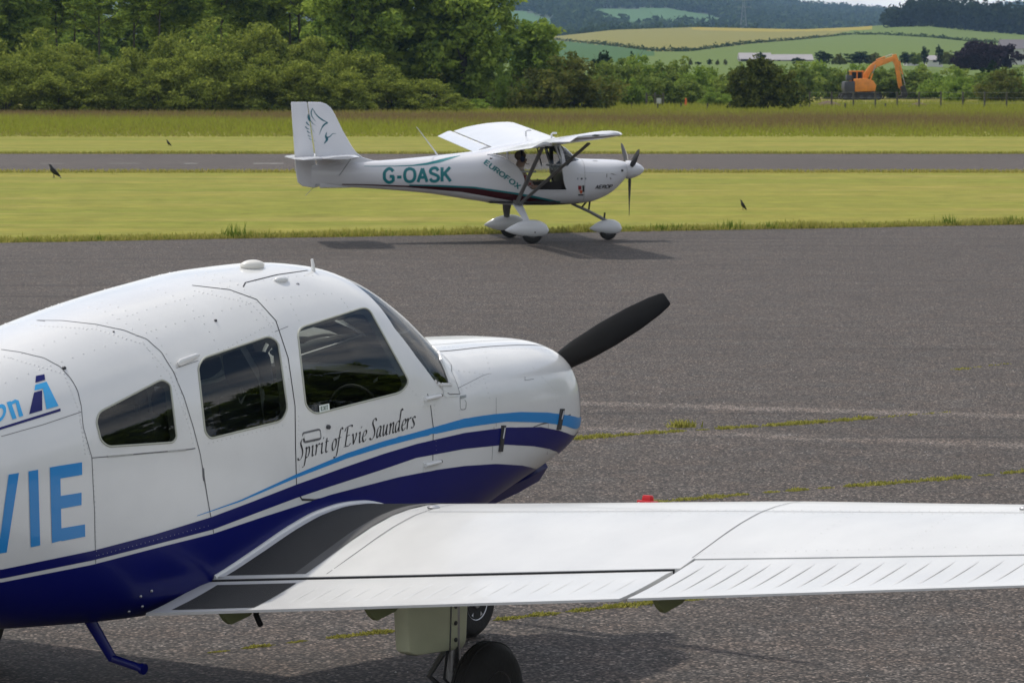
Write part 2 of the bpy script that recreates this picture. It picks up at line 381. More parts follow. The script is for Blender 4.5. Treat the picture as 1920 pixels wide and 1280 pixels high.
# moss and weeds in the apron joints
XS, YS, HS, TS = [], [], [], []
def moss(p, q, dens, w=.035, h=.022, seed=0, gap=.35):
    a, b = ground(*p), ground(*q); L = (b - a).length; rnd = random.Random(seed); n = int(L * dens)
    ph = [rnd.uniform(0, 6.3) for _ in range(4)]
    for _ in range(n):
        t = rnd.random(); s = t * L
        c = .55 + .30 * math.sin(s * 3.1 + ph[0]) + .30 * math.sin(s * 9.7 + ph[1]) + .35 * math.sin(s * 27 + ph[2])
        if c < gap * rnd.uniform(.4, 1.6): continue
        c = min(c, 1.1); XS.append(a.x + (b.x - a.x) * t + rnd.gauss(0, w * c)); YS.append(a.y + (b.y - a.y) * t + rnd.gauss(0, w * c) + .03 * math.sin(s * 2.1))
        HS.append(h * c * rnd.uniform(.3, 1.3)); TS.append(rnd.random())
moss((1060, 824), (1655, 782), 1900, .034, .022, 1, .05)
moss((1655, 782), (1780, 773), 200, .02, .012, 2, .5)
moss((1235, 941), (1920, 884), 1200, .030, .018, 3, .22)
moss((1920, 884), (2150, 862), 500, .028, .024, 4, .3)
moss((370, 1226), (735, 1184), 1500, .020, .011, 5, .3)
moss((895, 1166), (1330, 1120), 1900, .024, .013, 6, .12)
moss((1790, 693), (1960, 675), 220, .03, .014, 7, .5)
g = ground(1278, 800)
for _ in range(160):
    XS.append(g.x + random.gauss(0, .05)); YS.append(g.y + random.gauss(0, .03)); HS.append(random.uniform(.02, .075)); TS.append(random.random())
n = len(XS); blades('joint_moss', np.array(XS), np.array(YS), np.zeros(n), np.array(HS), np.full(n, .018), np.array(TS), M_MOSS, .6, 'moss and weeds growing in the apron joints')
# scattered loose chippings on the apron
MBc = MB()
for _ in range(1500):
    yy = random.uniform(11.5, 30) ; xx = random.uniform(-1, 1) * yy * .2; r = random.uniform(.003, .009); c = Vector((xx, yy, r * .5))
    a = random.uniform(0, 6.28); vs = [c + Vector((math.cos(a + k * 2.1) * r, math.sin(a + k * 2.1) * r, -r * .5)) for k in range(3)] + [c + Vector((0, 0, r * .6))]
    MBc.add(vs, [(0, 1, 3), (1, 2, 3), (2, 0, 3)])
tag(MBc.obj('loose_chippings', principled('chippings', (.33, .31, .29), .9, var=.3, vscale=50), angle=None, fix=False), 'loose stone chippings scattered on the apron', kind='stuff')

# ---------------------------------------------------------------- hills and fields
def lerp_tab(tab, x): return float(np.interp(x, [t[0] for t in tab], [t[1] for t in tab]))
CR_A = [(-3000, 60), (600, 84), (900, 80), (1050, 68), (1150, 57), (1300, 52), (1400, 54), (1500, 56), (1600, 52), (1680, 46), (1740, 45), (1800, 52), (1920, 62), (2300, 70), (6000, 60)]
CR_B = [(-6000, 30), (0, -30), (900, -50), (1250, -40), (1380, -10), (1450, 9), (1500, 16), (1600, 24), (1690, 30), (1800, 28), (1920, 16), (2300, -10), (6000, 30)]
def zA(px, D):
    zc = 2.86 + (130 - lerp_tab(CR_A, px)) / F_PX * 1500
    if D <= 1500: t = (D - 345) / 1155; return -.1 + (zc + .1) * max(t, 0) ** 1.3
    return zc - (D - 1500) * .025
def zB(px, D):
    zc = 2.86 + (130 - lerp_tab(CR_B, px)) / F_PX * 4200
    t = (D - 1700) / 2500; return -2 + (zc + 2) * t ** .9 if D <= 4200 else zc - (D - 4200) * .04
def pcol(D, px): return (px - 960) / F_PX * D / math.cos(0)
def rowpy(z, D): return 130 - (z - 2.86) * F_PX / D
def inpoly(x, y, P):
    c = False; j = len(P) - 1
    for i in range(len(P)):
        if (P[i][1] > y) != (P[j][1] > y) and x < (P[j][0] - P[i][0]) * (y - P[i][1]) / (P[j][1] - P[i][1]) + P[i][0]: c = not c
        j = i
    return c
HEDGE_A = [(1040, 76), (1150, 87), (1230, 97), (1290, 97), (1400, 83), (1500, 75), (1590, 66), (1650, 66), (1740, 71), (1830, 80), (1960, 84)]
def fieldA(px, py):
    if 1290 < px < 1632 and py < 56.5 + 3.5 * math.sin((px - 1290) / 342 * math.pi) and py < lerp_tab(HEDGE_A, px) - 2: return 2   # yellow flowering crop
    if py < lerp_tab(HEDGE_A, px) and 1000 < px < 1560 + (66 - py) * 4: return 1            # olive field
    if px < 1235 and py > lerp_tab(HEDGE_A, px) and py < 118 and px < 1235 - (py - 97) * 2: return 3   # dark green crop
    return 0
def fieldB(px, py):
    if inpoly(px, py, [(1095, 18), (1250, 17), (1330, 30), (1410, 52), (1150, 58), (1112, 35)]): return 1
    if inpoly(px, py, [(920, 14), (985, 24), (1040, 40), (1065, 64), (900, 64)]): return 1
    return 0
M_FIELD = [grass_mat('pasture', (.120, .175, .040), (.132, .18, .045), (.15, .18, .055)),
           grass_mat('ripening_field', (.215, .205, .055), (.23, .21, .06), (.20, .20, .06)),
           grass_mat('flowering_crop', (.31, .26, .05), (.33, .27, .05), (.28, .24, .06)),
           grass_mat('dark_green_crop', (.06, .125, .04), (.065, .13, .045), (.07, .12, .045))]
M_FAR = [principled('wood_floor', (.035, .06, .025), 1, var=.2, vscale=.02), grass_mat('far_pasture', (.085, .165, .07), (.09, .17, .07), (.10, .165, .075))]
cols = list(np.arange(-5200, 400, 160)) + list(np.arange(400, 2400, 14)) + list(np.arange(2400, 7000, 160))
def hill(name, zf, Ds, fld, mats):
    V, Fc, mi = [], [], []
    for D in Ds:
        for px in cols: V.append((pcol(D, px), D, zf(px, D)))
    nc = len(cols)
    for i in range(len(Ds) - 1):
        for j in range(nc - 1):
            Fc.append((i * nc + j, i * nc + j + 1, (i + 1) * nc + j + 1, (i + 1) * nc + j))
            D = (Ds[i] + Ds[i + 1]) / 2; px = (cols[j] + cols[j + 1]) / 2; mi.append(fld(px, rowpy(zf(px, D), D)))
    me = bpy.data.meshes.new(name); me.from_pydata(V, [], Fc)
    for m in mats: me.materials.append(m)
    me.polygons.foreach_set('material_index', mi); me.polygons.foreach_set('use_smooth', [True] * len(Fc)); me.update()
    o = link(bpy.data.objects.new(name, me)); o['kind'] = 'structure'; return o
hill('field_hill', zA, list(np.arange(345, 1500, 15)) + [1500, 1540, 1600, 1700, 1900], fieldA, M_FIELD)
hill('wooded_hill', zB, list(np.arange(1700, 4200, 50)) + [4200, 4300, 4500, 5000], fieldB, M_FAR)

# ---------------------------------------------------------------- foliage
def leaf_cloud(C, Rr, n, leaf, flat=.9, rng=None, shell=.55, up=.25):
    # n leaf quads around lobes (C centres, Rr radii); returns verts, quads, tints
    rng = rng or np.random
    w = np.array([r[0] * r[1] + r[1] * r[2] + r[0] * r[2] for r in Rr]); w = w / w.sum()
    k = rng.choice(len(C), n, p=w); C = np.array(C)[k]; Rv = np.array(Rr)[k]
    d = rng.randn(n, 3); d /= np.linalg.norm(d, axis=1)[:, None]
    rad = shell * .6 + (1 - shell * .6) * rng.rand(n) ** .5 + .28 * np.abs(rng.randn(n)) * (rng.rand(n) < .25)
    P = C + d * Rv * rad[:, None]
    N = d * .35 + rng.randn(n, 3) * .6; N[:, 2] += up; N /= np.linalg.norm(N, axis=1)[:, None]
    A = np.cross(N, rng.randn(n, 3)); A /= np.linalg.norm(A, axis=1)[:, None]; B = np.cross(N, A)
    s = leaf * (.55 + .9 * rng.rand(n))[:, None]; lobe_t = rng.rand(len(w))[k]
    V = np.stack([P - A * s, P - B * s * flat * .55, P + A * s, P + B * s * flat * .55], 1).reshape(-1, 3)
    T = np.clip(.45 * lobe_t + .25 + .20 * rng.randn(n), 0, 1)
    return V, np.arange(4 * n).reshape(-1, 4), T
def lobes(seed, k, asp, r=(.26, .46), dome=False):
    """lobe centres/radii in half-width units; asp = crown height / half width"""
    rnd = random.Random(seed); C, Q = [], []
    for i in range(k):
        while True:
            p = [rnd.uniform(-1, 1) for _ in range(3)]
            if sum(a * a for a in p) < 1: break
        rr = rnd.uniform(*r)
        if dome: z = asp * (.10 + .78 * abs(p[2])) ; x, y = p[0] * .80, p[1] * .80
        else: z = asp * (.5 + .40 * p[2]); x, y = p[0] * .68, p[1] * .68
        for j in range(9):                                   # small leaf clumps over each limb end
            th, ph = rnd.uniform(0, 6.283), math.asin(rnd.uniform(-.75, 1)); q = rr * rnd.uniform(.28, .50); d = rr * rnd.uniform(.55, 1.0)
            C.append((x + d * math.cos(th) * math.cos(ph), y + d * math.sin(th) * math.cos(ph), z + d * math.sin(ph) * .9)); Q.append((q, q, q * rnd.uniform(.6, .9)))
    return C, Q
def crown_mesh(name, seed, k, n, leaf, mat, dome=False, asp=1.9, r=(.26, .46)):
    rng = np.random.RandomState(seed); C, Q = lobes(seed, k, asp, r, dome)
    V, q, T = leaf_cloud(C, Q, n, leaf, rng=rng)
    if dome: V[:, 2] = np.where(V[:, 2] < 0, -V[:, 2] * .4, V[:, 2])
    V[:, 2] -= V[:, 2].min(); V[:, 2] /= np.percentile(V[:, 2], 99.7); V[:, :2] /= np.percentile(np.abs(V[:, :2]), 99.5)
    o = np_mesh(name, V, q, mat, None, T); me = o.data; bpy.data.objects.remove(o); return me     # unit: x,y in +-1, z 0..1
M_WILLOW = leaf_mat('willow_leaves', (.080, .120, .022), (.43, .475, .090), .30)
M_OAK = leaf_mat('tree_leaves', (.100, .170, .034), (.45, .56, .10), .40)
M_LIGHT = leaf_mat('fresh_leaves', (.15, .24, .040), (.31, .40, .075), .38)
M_HAW = leaf_mat('hawthorn_leaves', (.075, .115, .028), (.235, .225, .055), .32)
M_SHRUB = leaf_mat('shrub_leaves', (.10, .165, .036), (.31, .37, .080), .36)
M_BEECH = leaf_mat('copper_beech_leaves', (.030, .022, .032), (.055, .040, .050), .15)
M_FIR = leaf_mat('dark_evergreen', (.018, .040, .022), (.040, .065, .030), .1)
M_BARK = principled('bark', (.075, .065, .052), .95, var=.3, vscale=6, bump=.6, bscale=25)
CM = {}
for i in range(4): CM['willow', i] = crown_mesh('willow_crown', 20 + i, 34, 13000, .034, M_WILLOW, True, 1.8, (.20, .40))
for i in range(3): CM['tree', i] = crown_mesh('tree_crown', 40 + i, 44, 15000, .050, M_OAK, False, 3.0, (.22, .44))
for i in range(2): CM['thin', i] = crown_mesh('thin_crown', 50 + i, 34, 6500, .050, M_OAK, False, 4.2, (.14, .30))
for i in range(2): CM['light', i] = crown_mesh('light_crown', 60 + i, 36, 9000, .055, M_LIGHT, False, 2.2, (.18, .36))
for i in range(2): CM['haw', i] = crown_mesh('hawthorn_crown', 70 + i, 30, 9000, .045, M_HAW, True, 1.2, (.2, .4))
for i in range(4): CM['shrub', i] = crown_mesh('shrub_crown', 80 + i, 20, 3800, .065, M_SHRUB, True, 1.3, (.22, .42))
for i in range(2): CM['lshrub', i] = crown_mesh('light_shrub_crown', 90 + i, 20, 3800, .065, M_LIGHT, True, 1.3, (.22, .42))
CM['round', 0] = crown_mesh('round_bush_crown', 73, 60, 12000, .045, leaf_mat('round_bush_leaves', (.035, .055, .014), (.17, .185, .040), .18), True, 1.25, (.2, .3))
CM['beech', 0] = crown_mesh('beech_crown', 95, 26, 5000, .07, M_BEECH, True, 1.0, (.25, .45))
CM['fir', 0] = crown_mesh('fir_crown', 96, 24, 2200, .10, M_FIR, False, 3.0, (.2, .45))
def trunk_mesh(seed, h, r0, crown_lo, limbs=5):
    rnd = random.Random(seed); m = MB(); pts = []; x = y = 0
    for i in range(6):
        t = i / 5; pts.append((x, y, h * t)); x += rnd.uniform(-.12, .12) * h * .08; y += rnd.uniform(-.12, .12) * h * .08
    m.tube(pts, [r0 * (1.25 if i == 0 else 1 - .78 * i / 5) for i in range(6)], 7)
    for i in range(limbs):
        t = crown_lo + (1 - crown_lo) * (i + .3) / limbs; k = min(int(t * 5), 4); b = Vector(pts[k]).lerp(Vector(pts[k + 1]), t * 5 - k)
        a = rnd.uniform(0, 6.28); L = h * rnd.uniform(.18, .32)
        q = [b, b + Vector((math.cos(a) * L * .5, math.sin(a) * L * .5, L * .35)), b + Vector((math.cos(a) * L, math.sin(a) * L, L * .95))]
        m.tube(q, [r0 * .42 * (1.1 - t * .6), r0 * .26, r0 * .08], 5)
    return m
def plant(name, kind, var, px, top, base, wpx, D, label, cat, group, depth=None, trunk=0.0, crown_from=0.0, seed=0, rz=None):
    g = at(px, base, D); g.z = max(g.z, -.05) if D < 345 else g.z
    h = at(px, top, D).z - g.z; w = wpx / F_PX * D / 2; dep = (depth or w * 2) / 2
    rnd = random.Random(seed * 31 + px)
    root = empty(name, g, rz if rz is not None else rnd.uniform(0, 6.28)); tag(root, label, cat, group)
    c = link(bpy.data.objects.new('crown', CM[kind, var]), root); c.location = (0, 0, h * crown_from); c.scale = (w, w if depth is None else dep, h * (1 - crown_from))
    if trunk:
        trunk_mesh(seed + px, h * .92, trunk, max(crown_from, .3)).obj('trunk', M_BARK, root)
    else:
        m = MB()
        for k in range(5):
            a = rnd.uniform(0, 6.28); m.tube([(0, 0, -.1), (math.cos(a) * w * .2, math.sin(a) * w * .2, h * .3), (math.cos(a) * w * .45, math.sin(a) * w * .45, h * .62)], [.06, .045, .015], 5)
        m.obj('stem', M_BARK, root)
    return root
GW = 'willow shrubs massed along the airfield'
LW = 'rounded grey green willow shrub in the tall thicket behind the runway'
for i, (px, top, w, D) in enumerate([(-700, 90, 190, 206), (-610, 70, 190, 204), (-520, 80, 180, 206), (-430, 60, 190, 204), (-345, 85, 180, 206), (-270, 70, 180, 203), (-195, 80, 170, 205), (-120, 60, 190, 204), (-30, 62, 170, 206), (62, 58, 175, 203), (150, 84, 150, 205), (240, 92, 160, 203), (330, 64, 165, 206), (410, 38, 190, 204), (500, 48, 180, 206), (590, 72, 165, 204), (668, 98, 150, 202), (738, 124, 135, 201), (800, 150, 115, 200), (856, 176, 90, 199),
                                     (10, 112, 150, 198), (105, 120, 150, 198), (205, 124, 150, 198), (300, 112, 150, 198), (392, 96, 165, 198), (482, 104, 155, 198), (570, 116, 150, 198), (650, 138, 130, 198)]):
    plant('willow_shrub', 'willow', i % 4, px, top, 214, w * 1.06, D, LW, 'shrub', GW, seed=i)
GT = 'trees rising behind the willow shrubs'
for i, (px, top, w, kind, lo, tr) in enumerate([(-90, -90, 200, 'tree', .25, .2), (20, -70, 170, 'tree', .3, .18), (110, -80, 150, 'thin', .5, .13), (185, -60, 130, 'thin', .52, .12), (255, -75, 130, 'thin', .55, .12), (330, -110, 170, 'tree', .38, .16), (415, -80, 150, 'thin', .58, .14), (480, -90, 150, 'tree', .42, .15), (520, -85, 130, 'thin', .6, .14), (600, -80, 140, 'thin', .58, .13), (545, -95, 110, 'thin', .62, .12), (140, -90, 110, 'thin', .6, .11), (300, -90, 120, 'thin', .58, .12), (560, -120, 180, 'tree', .55, .16)]):
    plant('woodland_tree', kind, i % (3 if kind == 'tree' else 2), px, top, 206, w, 226 + (i % 3) * 4, 'slender leafy tree with dark trunk rising behind the willow shrubs' if kind == 'thin' else 'dense green tree rising behind the willow shrubs', 'tree', GT, trunk=tr, crown_from=lo, seed=i)
for i, (px, top, w) in enumerate([(-640, -60, 240), (-480, -40, 230), (-330, -70, 240), (-200, -30, 200), (-80, -20, 180), (40, 5, 170), (150, 0, 170), (250, 10, 160), (350, -20, 180), (450, -10, 170), (540, 5, 160), (640, -30, 190)]):
    plant('back_tree', 'tree', i % 3, px, top, 195, w, 262 + 3 * (i % 3), 'darker tree filling the gap behind the slender trees', 'tree', 'trees in the second row of the thicket', trunk=.2, crown_from=.05 + .03 * (i % 3), seed=i + 50)
plant('field_bush', 'haw', 1, 848, 118, 204, 210, 234, 'dark bush filling the gap between thicket and tall dense tree', 'bush', None, seed=23)
plant('field_bush', 'shrub', 1, 905, 150, 200, 120, 245, 'green bush behind the foot of the tall dense tree', 'bush', None, seed=21)
plant('field_bush', 'shrub', 2, 1020, 120, 200, 130, 250, 'leafy bush behind the smaller dark bush', 'bush', None, seed=22)
plant('broad_tree', 'tree', 0, 745, -150, 206, 330, 222, 'broad dense green tree at the end of the willow thicket', 'tree', None, trunk=.35, crown_from=.08, seed=3)
plant('broad_tree', 'tree', 1, 868, -70, 206, 190, 218, 'tall dense tree beside the broad tree, its foliage reaching low', 'tree', None, trunk=.3, crown_from=.04, seed=5)
plant('broad_tree', 'tree', 2, 660, -60, 206, 190, 216, 'leafy green tree between the thicket and the broad tree', 'tree', None, trunk=.22, crown_from=.18, seed=6)
plant('light_tree', 'light', 0, 985, 40, 206, 150, 224, 'fresh light green tree beside the tall dense tree', 'tree', None, trunk=.16, crown_from=.12, seed=1)
plant('light_bush', 'lshrub', 0, 955, 124, 207, 90, 214, 'small bright green bush at the foot of the tall dense tree', 'bush', None, seed=2)
plant('hawthorn_bush', 'haw', 0, 1075, 104, 208, 195, 212, 'large dark hawthorn bush with brownish top by the meadow edge', 'bush', None, seed=3)
plant('hawthorn_bush', 'haw', 1, 1000, 130, 208, 120, 216, 'smaller dark bush between bright bush and large hawthorn', 'bush', None, seed=4)
plant('round_bush', 'round', 0, 1435, 111, 209, 146, 213, 'round dark bush standing alone in front of the hedge', 'bush', None, seed=5)
plant('light_bush', 'lshrub', 1, 890, 186, 211, 70, 206, 'low green bush where the willow thicket ends', 'bush', None, seed=8)
GS = 'hedge shrubs beyond the meadow'
LS = 'green hedge shrub in the row beyond the meadow'
rr = random.Random(5)
for i, (px, top, w, D) in enumerate([(1150, 112, 110, 262), (1205, 106, 110, 270), (1262, 112, 110, 266), (1310, 126, 100, 258), (1225, 140, 90, 245), (1290, 150, 90, 246), (1345, 132, 90, 262), (1375, 142, 90, 252), (1345, 165, 70, 238), (1400, 122, 100, 280), (1490, 120, 120, 290), (1535, 116, 110, 306), (1562, 130, 100, 304), (1600, 122, 110, 306), (1655, 124, 110, 305), (1705, 128, 110, 304), (1745, 122, 100, 310), (1722, 142, 90, 303), (1775, 130, 100, 292), (1815, 126, 110, 300), (1850, 138, 100, 276), (1800, 146, 90, 270), (1895, 128, 110, 288), (1940, 134, 110, 270), (1990, 130, 120, 280), (1130, 140, 90, 240), (1180, 150, 80, 242), (2050, 130, 130, 285), (2110, 124, 130, 290), (2170, 130, 130, 280), (2240, 122, 130, 290), (2310, 128, 140, 285), (2390, 124, 140, 280), (1640, 150, 90, 312), (1580, 152, 80, 305)]):
    plant('hedge_shrub', 'lshrub' if i % 5 in (1, 3) else 'shrub', i % (2 if i % 5 in (1, 3) else 4), px, top, Y_HOR + F_PX * CAM_H / D, w, D, LS, 'shrub', GS, seed=i)
plant('fir_tree', 'fir', 0, 1127, 97, 190, 46, 290, 'dark pointed evergreen behind the large hawthorn', 'tree', None, seed=1, trunk=.12, crown_from=.1)
plant('fir_tree', 'fir', 0, 1188, 99, 190, 22, 330, 'small dark evergreen tip above the hedge', 'tree', None, seed=2, trunk=.1, crown_from=.1)
plant('dark_bush', 'haw', 0, 1880, 130, 190, 110, 262, 'dark bush at the end of the wire fence', 'bush', None, seed=8)
plant('dark_bush', 'fir', 0, 1862, 116, 190, 44, 300, 'dark evergreen bush behind the wire fence', 'bush', None, seed=9, trunk=.1, crown_from=.05)
def zA_at(px, D): return zA(px, D)
plant('copper_beech', 'beech', 0, 1855, 78, 134, 118, 480, 'large purple copper beech by the farm', 'tree', None, seed=1, trunk=.3, crown_from=.05)
plant('copper_beech', 'beech', 0, 1812, 92, 134, 60, 470, 'smaller purple tree beside the copper beech', 'tree', None, seed=2, trunk=.2, crown_from=.05)
GF = 'distant trees round the farm'
for i, (px, top, w, k) in enumerate([(1545, 96, 34, 'fir'), (1575, 101, 30, 'haw'), (1612, 97, 58, 'fir'), (1640, 100, 40, 'haw'), (1697, 98, 30, 'fir'), (1715, 99, 34, 'shrub'), (1733, 88, 18, 'fir'), (1762, 85, 14, 'fir'), (1428, 98, 18, 'fir'), (1780, 97, 40, 'haw'), (1498, 108, 26, 'fir'), (1310, 116, 14, 'fir'), (1330, 111, 12, 'fir'), (1345, 112, 8, 'haw'), (1360, 111, 8, 'haw'), (1295, 110, 8, 'haw'), (1280, 109, 8, 'haw')]):
    plant('farm_tree', k, 0, px, top, 122, w, 560, 'small dark tree among the distant farm buildings', 'tree', GF, seed=i, trunk=.12, crown_from=.05)
# trees to the right of the apron (seen mirrored in the cabin windows)
for i in range(9):
    root = empty('apron_tree', (40 + 3 * (i % 3), 4 + i * 6.5, 0), i); tag(root, 'tall dark tree in the row beside the apron', 'tree', 'trees beside the apron')
    c = link(bpy.data.objects.new('crown', CM['tree', i % 3]), root); c.scale = (4.2, 4.2, 8.0 + (i * 37 % 5)); c.location.z = 1.0
    trunk_mesh(i, 8, .3, .3).obj('trunk', M_BARK, root)

# far woods and hedgerows: crowns too far to tell apart
M_FARWOOD = leaf_mat('far_wood_leaves', (.030, .060, .026), (.085, .125, .042), .2)
def far_mass(name, places, n_each, leafk, label, mat=M_FARWOOD, flatz=1.0):
    rng = np.random.RandomState(len(places)); Vs, Ts = [], []
    for (x, y, z, r, h) in places:
        V, q, T = leaf_cloud([(x, y, z + h * .5), (x + r * .4, y, z + h * .42), (x - r * .4, y - r * .2, z + h * .40)], [(r * .8, r * .8, h * .5), (r * .6, r * .6, h * .4), (r * .6, r * .6, h * .38)], n_each, leafk * r, rng=rng, shell=.7)
        Vs.append(V); Ts.append(np.clip(T + rng.uniform(-.25, .25), 0, 1))
    V = np.concatenate(Vs); o = np_mesh(name, V, np.arange(len(V)).reshape(-1, 4), mat, None, np.concatenate(Ts)); tag(o, label, None, None, 'stuff'); return o
rnd = random.Random(3); pl = []
for D in np.arange(1950, 4300, 75):
    px = 820
    while px < 2080:
        q = px + rnd.uniform(-6, 6); Dj = D + rnd.uniform(-30, 30); z = zB(q, Dj); py = rowpy(z, Dj)
        if fieldB(q, py) == 0 and py < 92: pl.append((pcol(Dj, q), Dj, z - 1, rnd.uniform(4.5, 8), rnd.uniform(8, 13)))
        px += rnd.uniform(5, 9) * 4200 / D / 1.6
far_mass('far_wood', pl, 26, .42, 'dark wood covering the far hill')
pl = []
for D in (1400, 1430, 1460, 1490, 1520):
    px = 1668
    while px < 2140:
        q = px + rnd.uniform(-4, 4); h = (13.5 if 1700 < q else 9) * rnd.uniform(.85, 1.12)
        pl.append((pcol(D, q), D, zA(q, D) - .5, rnd.uniform(3.6, 5.2), h)); px += rnd.uniform(9, 16)
far_mass('hilltop_wood', pl, 150, .26, 'dark wood on the crest of the near hill', leaf_mat('hilltop_leaves', (.016, .030, .012), (.045, .062, .022), .12))
def solveA(px, py):
    lo, hi = 360, 1500
    for _ in range(40):
        mid = (lo + hi) / 2
        if rowpy(zA(px, mid), mid) > py: lo = mid
        else: hi = mid
    return lo
pl = []
for k in range(len(HEDGE_A) - 1):
    (x0, y0), (x1, y1) = HEDGE_A[k], HEDGE_A[k + 1]
    for t in np.arange(0, 1, 5 / (x1 - x0)):
        q, py = x0 + (x1 - x0) * t, y0 + (y1 - y0) * t; D = solveA(q, py); pl.append((pcol(D, q), D, zA(q, D) - .2, rnd.uniform(.7, 1.1), rnd.uniform(.9, 1.7)))
tag(far_mass('hedgerow', pl, 40, .35, 'thin dark hedgerow crossing the hillside fields'))
pl = []
for px in np.arange(1000, 1420, 6.5):
    q = px + rnd.uniform(-3, 3); D = 1530 + rnd.uniform(0, 60); h = rnd.uniform(2.2, 4.6) * (1.5 if px < 1180 else 1)
    pl.append((pcol(D, q), D, zA(q, D), rnd.uniform(1.6, 3.2), h))
far_mass('hilltop_hedge', pl, 60, .32, 'line of hedge trees along the hill crest')

# ---------------------------------------------------------------- farm buildings
M_ROOF = principled('grey_sheet_roof', (.33, .31, .31), .7, var=.1, vscale=.6); M_WALL = principled('farm_wall', (.40, .37, .34), .9, var=.12, vscale=.8)
M_COT = principled('cottage_wall', (.62, .60, .56), .9, var=.08); M_SLATE = principled('slate_roof', (.15, .14, .15), .8, var=.15); M_DOORDARK = principled('shed_opening', (.02, .02, .024), .9)
def farm(name, px0, px1, top, base, D, roofm, wallm, label, depth=7.0, opening=None, eave=.45):
    a, b = at(px0, base, D), at(px1, base, D); w = b.x - a.x; h = at(px0, top, D).z - a.z
    root = empty(name, ((a.x + b.x) / 2, D, a.z), 0); tag(root, label, 'building')
    he = h * (1 - eave); MB().box((0, depth / 2, he / 2 - .5), (w, depth, he + 1)).obj('wall', wallm, root, None)
    m = MB(); o = .25; P = [(-o, he - .1), (depth + o, he - .1), (depth / 2, h)]
    m.prism(P, lambda y, z: (-w / 2 - .2, y, z), lambda y, z: (w / 2 + .2, y, z)); m.obj('roof', roofm, root, None)
    if opening:
        for (u0, u1, z1) in opening: MB().box(((u0 + u1 - 1) / 2 * w, -.03, z1 * he / 2), ((u1 - u0) * w, .08, z1 * he)).obj('doorway', M_DOORDARK, root, None)
    for k in range(int(w / 3)):
        MB().box((-w / 2 + 1.5 + 3 * k, -.05, he * .75), (.7, .06, .5)).obj('window', M_DOORDARK, root, None)
    return root
farm('farm_shed', 1388, 1446, 99, 124, 690, M_ROOF, M_WALL, 'open fronted farm shed with pale grey roof below the hill', opening=[(.02, .45, .95)])
farm('farm_shed', 1448, 1524, 102, 124, 700, M_ROOF, M_WALL, 'long grey roofed farm shed beside the open fronted shed')
farm('farmhouse', 1880, 1960, 74, 112, 620, M_SLATE, M_COT, 'stone farmhouse with grey roof behind the copper beech')
farm('cottage', 1700, 1722, 103, 122, 610, M_SLATE, M_COT, 'small pale cottage among the distant trees', 5)
farm('cottage', 1738, 1768, 104, 122, 600, M_ROOF, M_COT, 'low pale cottage with light roof above the hedge', 5)
# electricity pylon on the hill
m = MB(); D = 1700; hp = 30.0
for sx in (-1, 1):
    for sy in (-1, 1): m.tube([(sx * 2.5, sy * 2.5, 0), (sx * .5, sy * .5, hp * .72), (0, 0, hp)], [.07, .06, .05], 4)
for k in range(8):
    z0, z1 = hp * .09 * k, hp * .09 * (k + 1); w0, w1 = 2.5 - 2 * z0 / (hp * .72), 2.5 - 2 * z1 / (hp * .72)
    for s in (-1, 1): m.tube([(-w0, s * w0, z0), (w1, s * w1, z1)], .03, 3); m.tube([(w0, s * w0, z0), (-w1, s * w1, z1)], .03, 3)
for z, w in ((hp * .66, 4), (hp * .78, 5), (hp * .9, 3.5)): m.tube([(-w, 0, z), (w, 0, z)], .06, 4)
o = m.obj('electricity_pylon', principled('galvanised_steel', (.32, .33, .33), .5, metal=.5), angle=None); o.location = (pcol(D, 1392), D, zA(1392, D) - 1); tag(o, 'thin lattice electricity pylon on the hill', 'pylon')

# ---------------------------------------------------------------- fences, gate, marker, soil
M_POST = principled('weathered_post', (.09, .085, .065), .95, var=.2); M_WIRE = principled('fence_wire', (.30, .31, .30), .5, metal=.6)
D = 228; gx = [at(px, 205, D).x for px in np.arange(1518, 2400, 41)]
root = empty('wire_fence', (gx[0], D, 0)); tag(root, 'wire mesh fence on dark posts in front of the excavator', 'fence')
for i, x in enumerate(gx): MB().box((x - gx[0], random.uniform(-.05, .05), .62), (.11, .11, 1.24)).obj('post', M_POST, root, None)
for z in (.4, .8, 1.18): MB().tube([(0, -.06, z)] + [(x - gx[0], -.06, z + random.uniform(-.015, .015)) for x in gx[1:]], .006, 4).obj('wire', M_WIRE, root)
D = 217
for i, px in enumerate([940, 988, 1035, 1090, 1139, 1186, 1233, 1278, 1330, 1368, 1503, 1590, 1660]):
    o = MB().box((0, 0, .26), (.12, .12, .52), taper=.9).obj('marker_stake', M_POST, None, None); o.location = (at(px, 208, D).x, D + (i % 3), 0); o.rotation_euler = (0, random.uniform(-.05, .05), 0)
    tag(o, 'short dark wooden stake standing in the meadow', 'post', 'short stakes along the meadow edge')
root = empty('gate', (at(1228, 200, 236).x, 236, 0)); tag(root, 'dark gate posts with a small white board between them', 'gate')
for dx in (-.62, 0, .62): MB().box((dx, 0, .55), (.16, .16, 1.1)).obj('post', M_POST, root, None)
MB().box((.3, .05, .5), (.36, .04, .42)).obj('board', principled('white_board', (.6, .62, .62), .6), root, None)
MB().box((0, .02, .9), (1.3, .06, .08)).obj('rail', M_POST, root, None)
m = MB(); m.revolve([(.16, 0), (.16, .04), (.11, .06), (.07, .5), (.075, .56), (.05, .66), (.02, .70)], Matrix.Rotation(-math.pi / 2, 4, 'Y'), 14)
o = m.obj('marker_post', principled('orange_marker', (.72, .12, .03), .6, var=.1)); o.location = at(1286, 199, 238); o.location.z = 0; tag(o, 'small orange marker post near the white board gate', 'marker')
M_SOIL = principled('bare_soil', (.13, .085, .05), 1, var=.35, vscale=1.5, bump=.8, bscale=4)
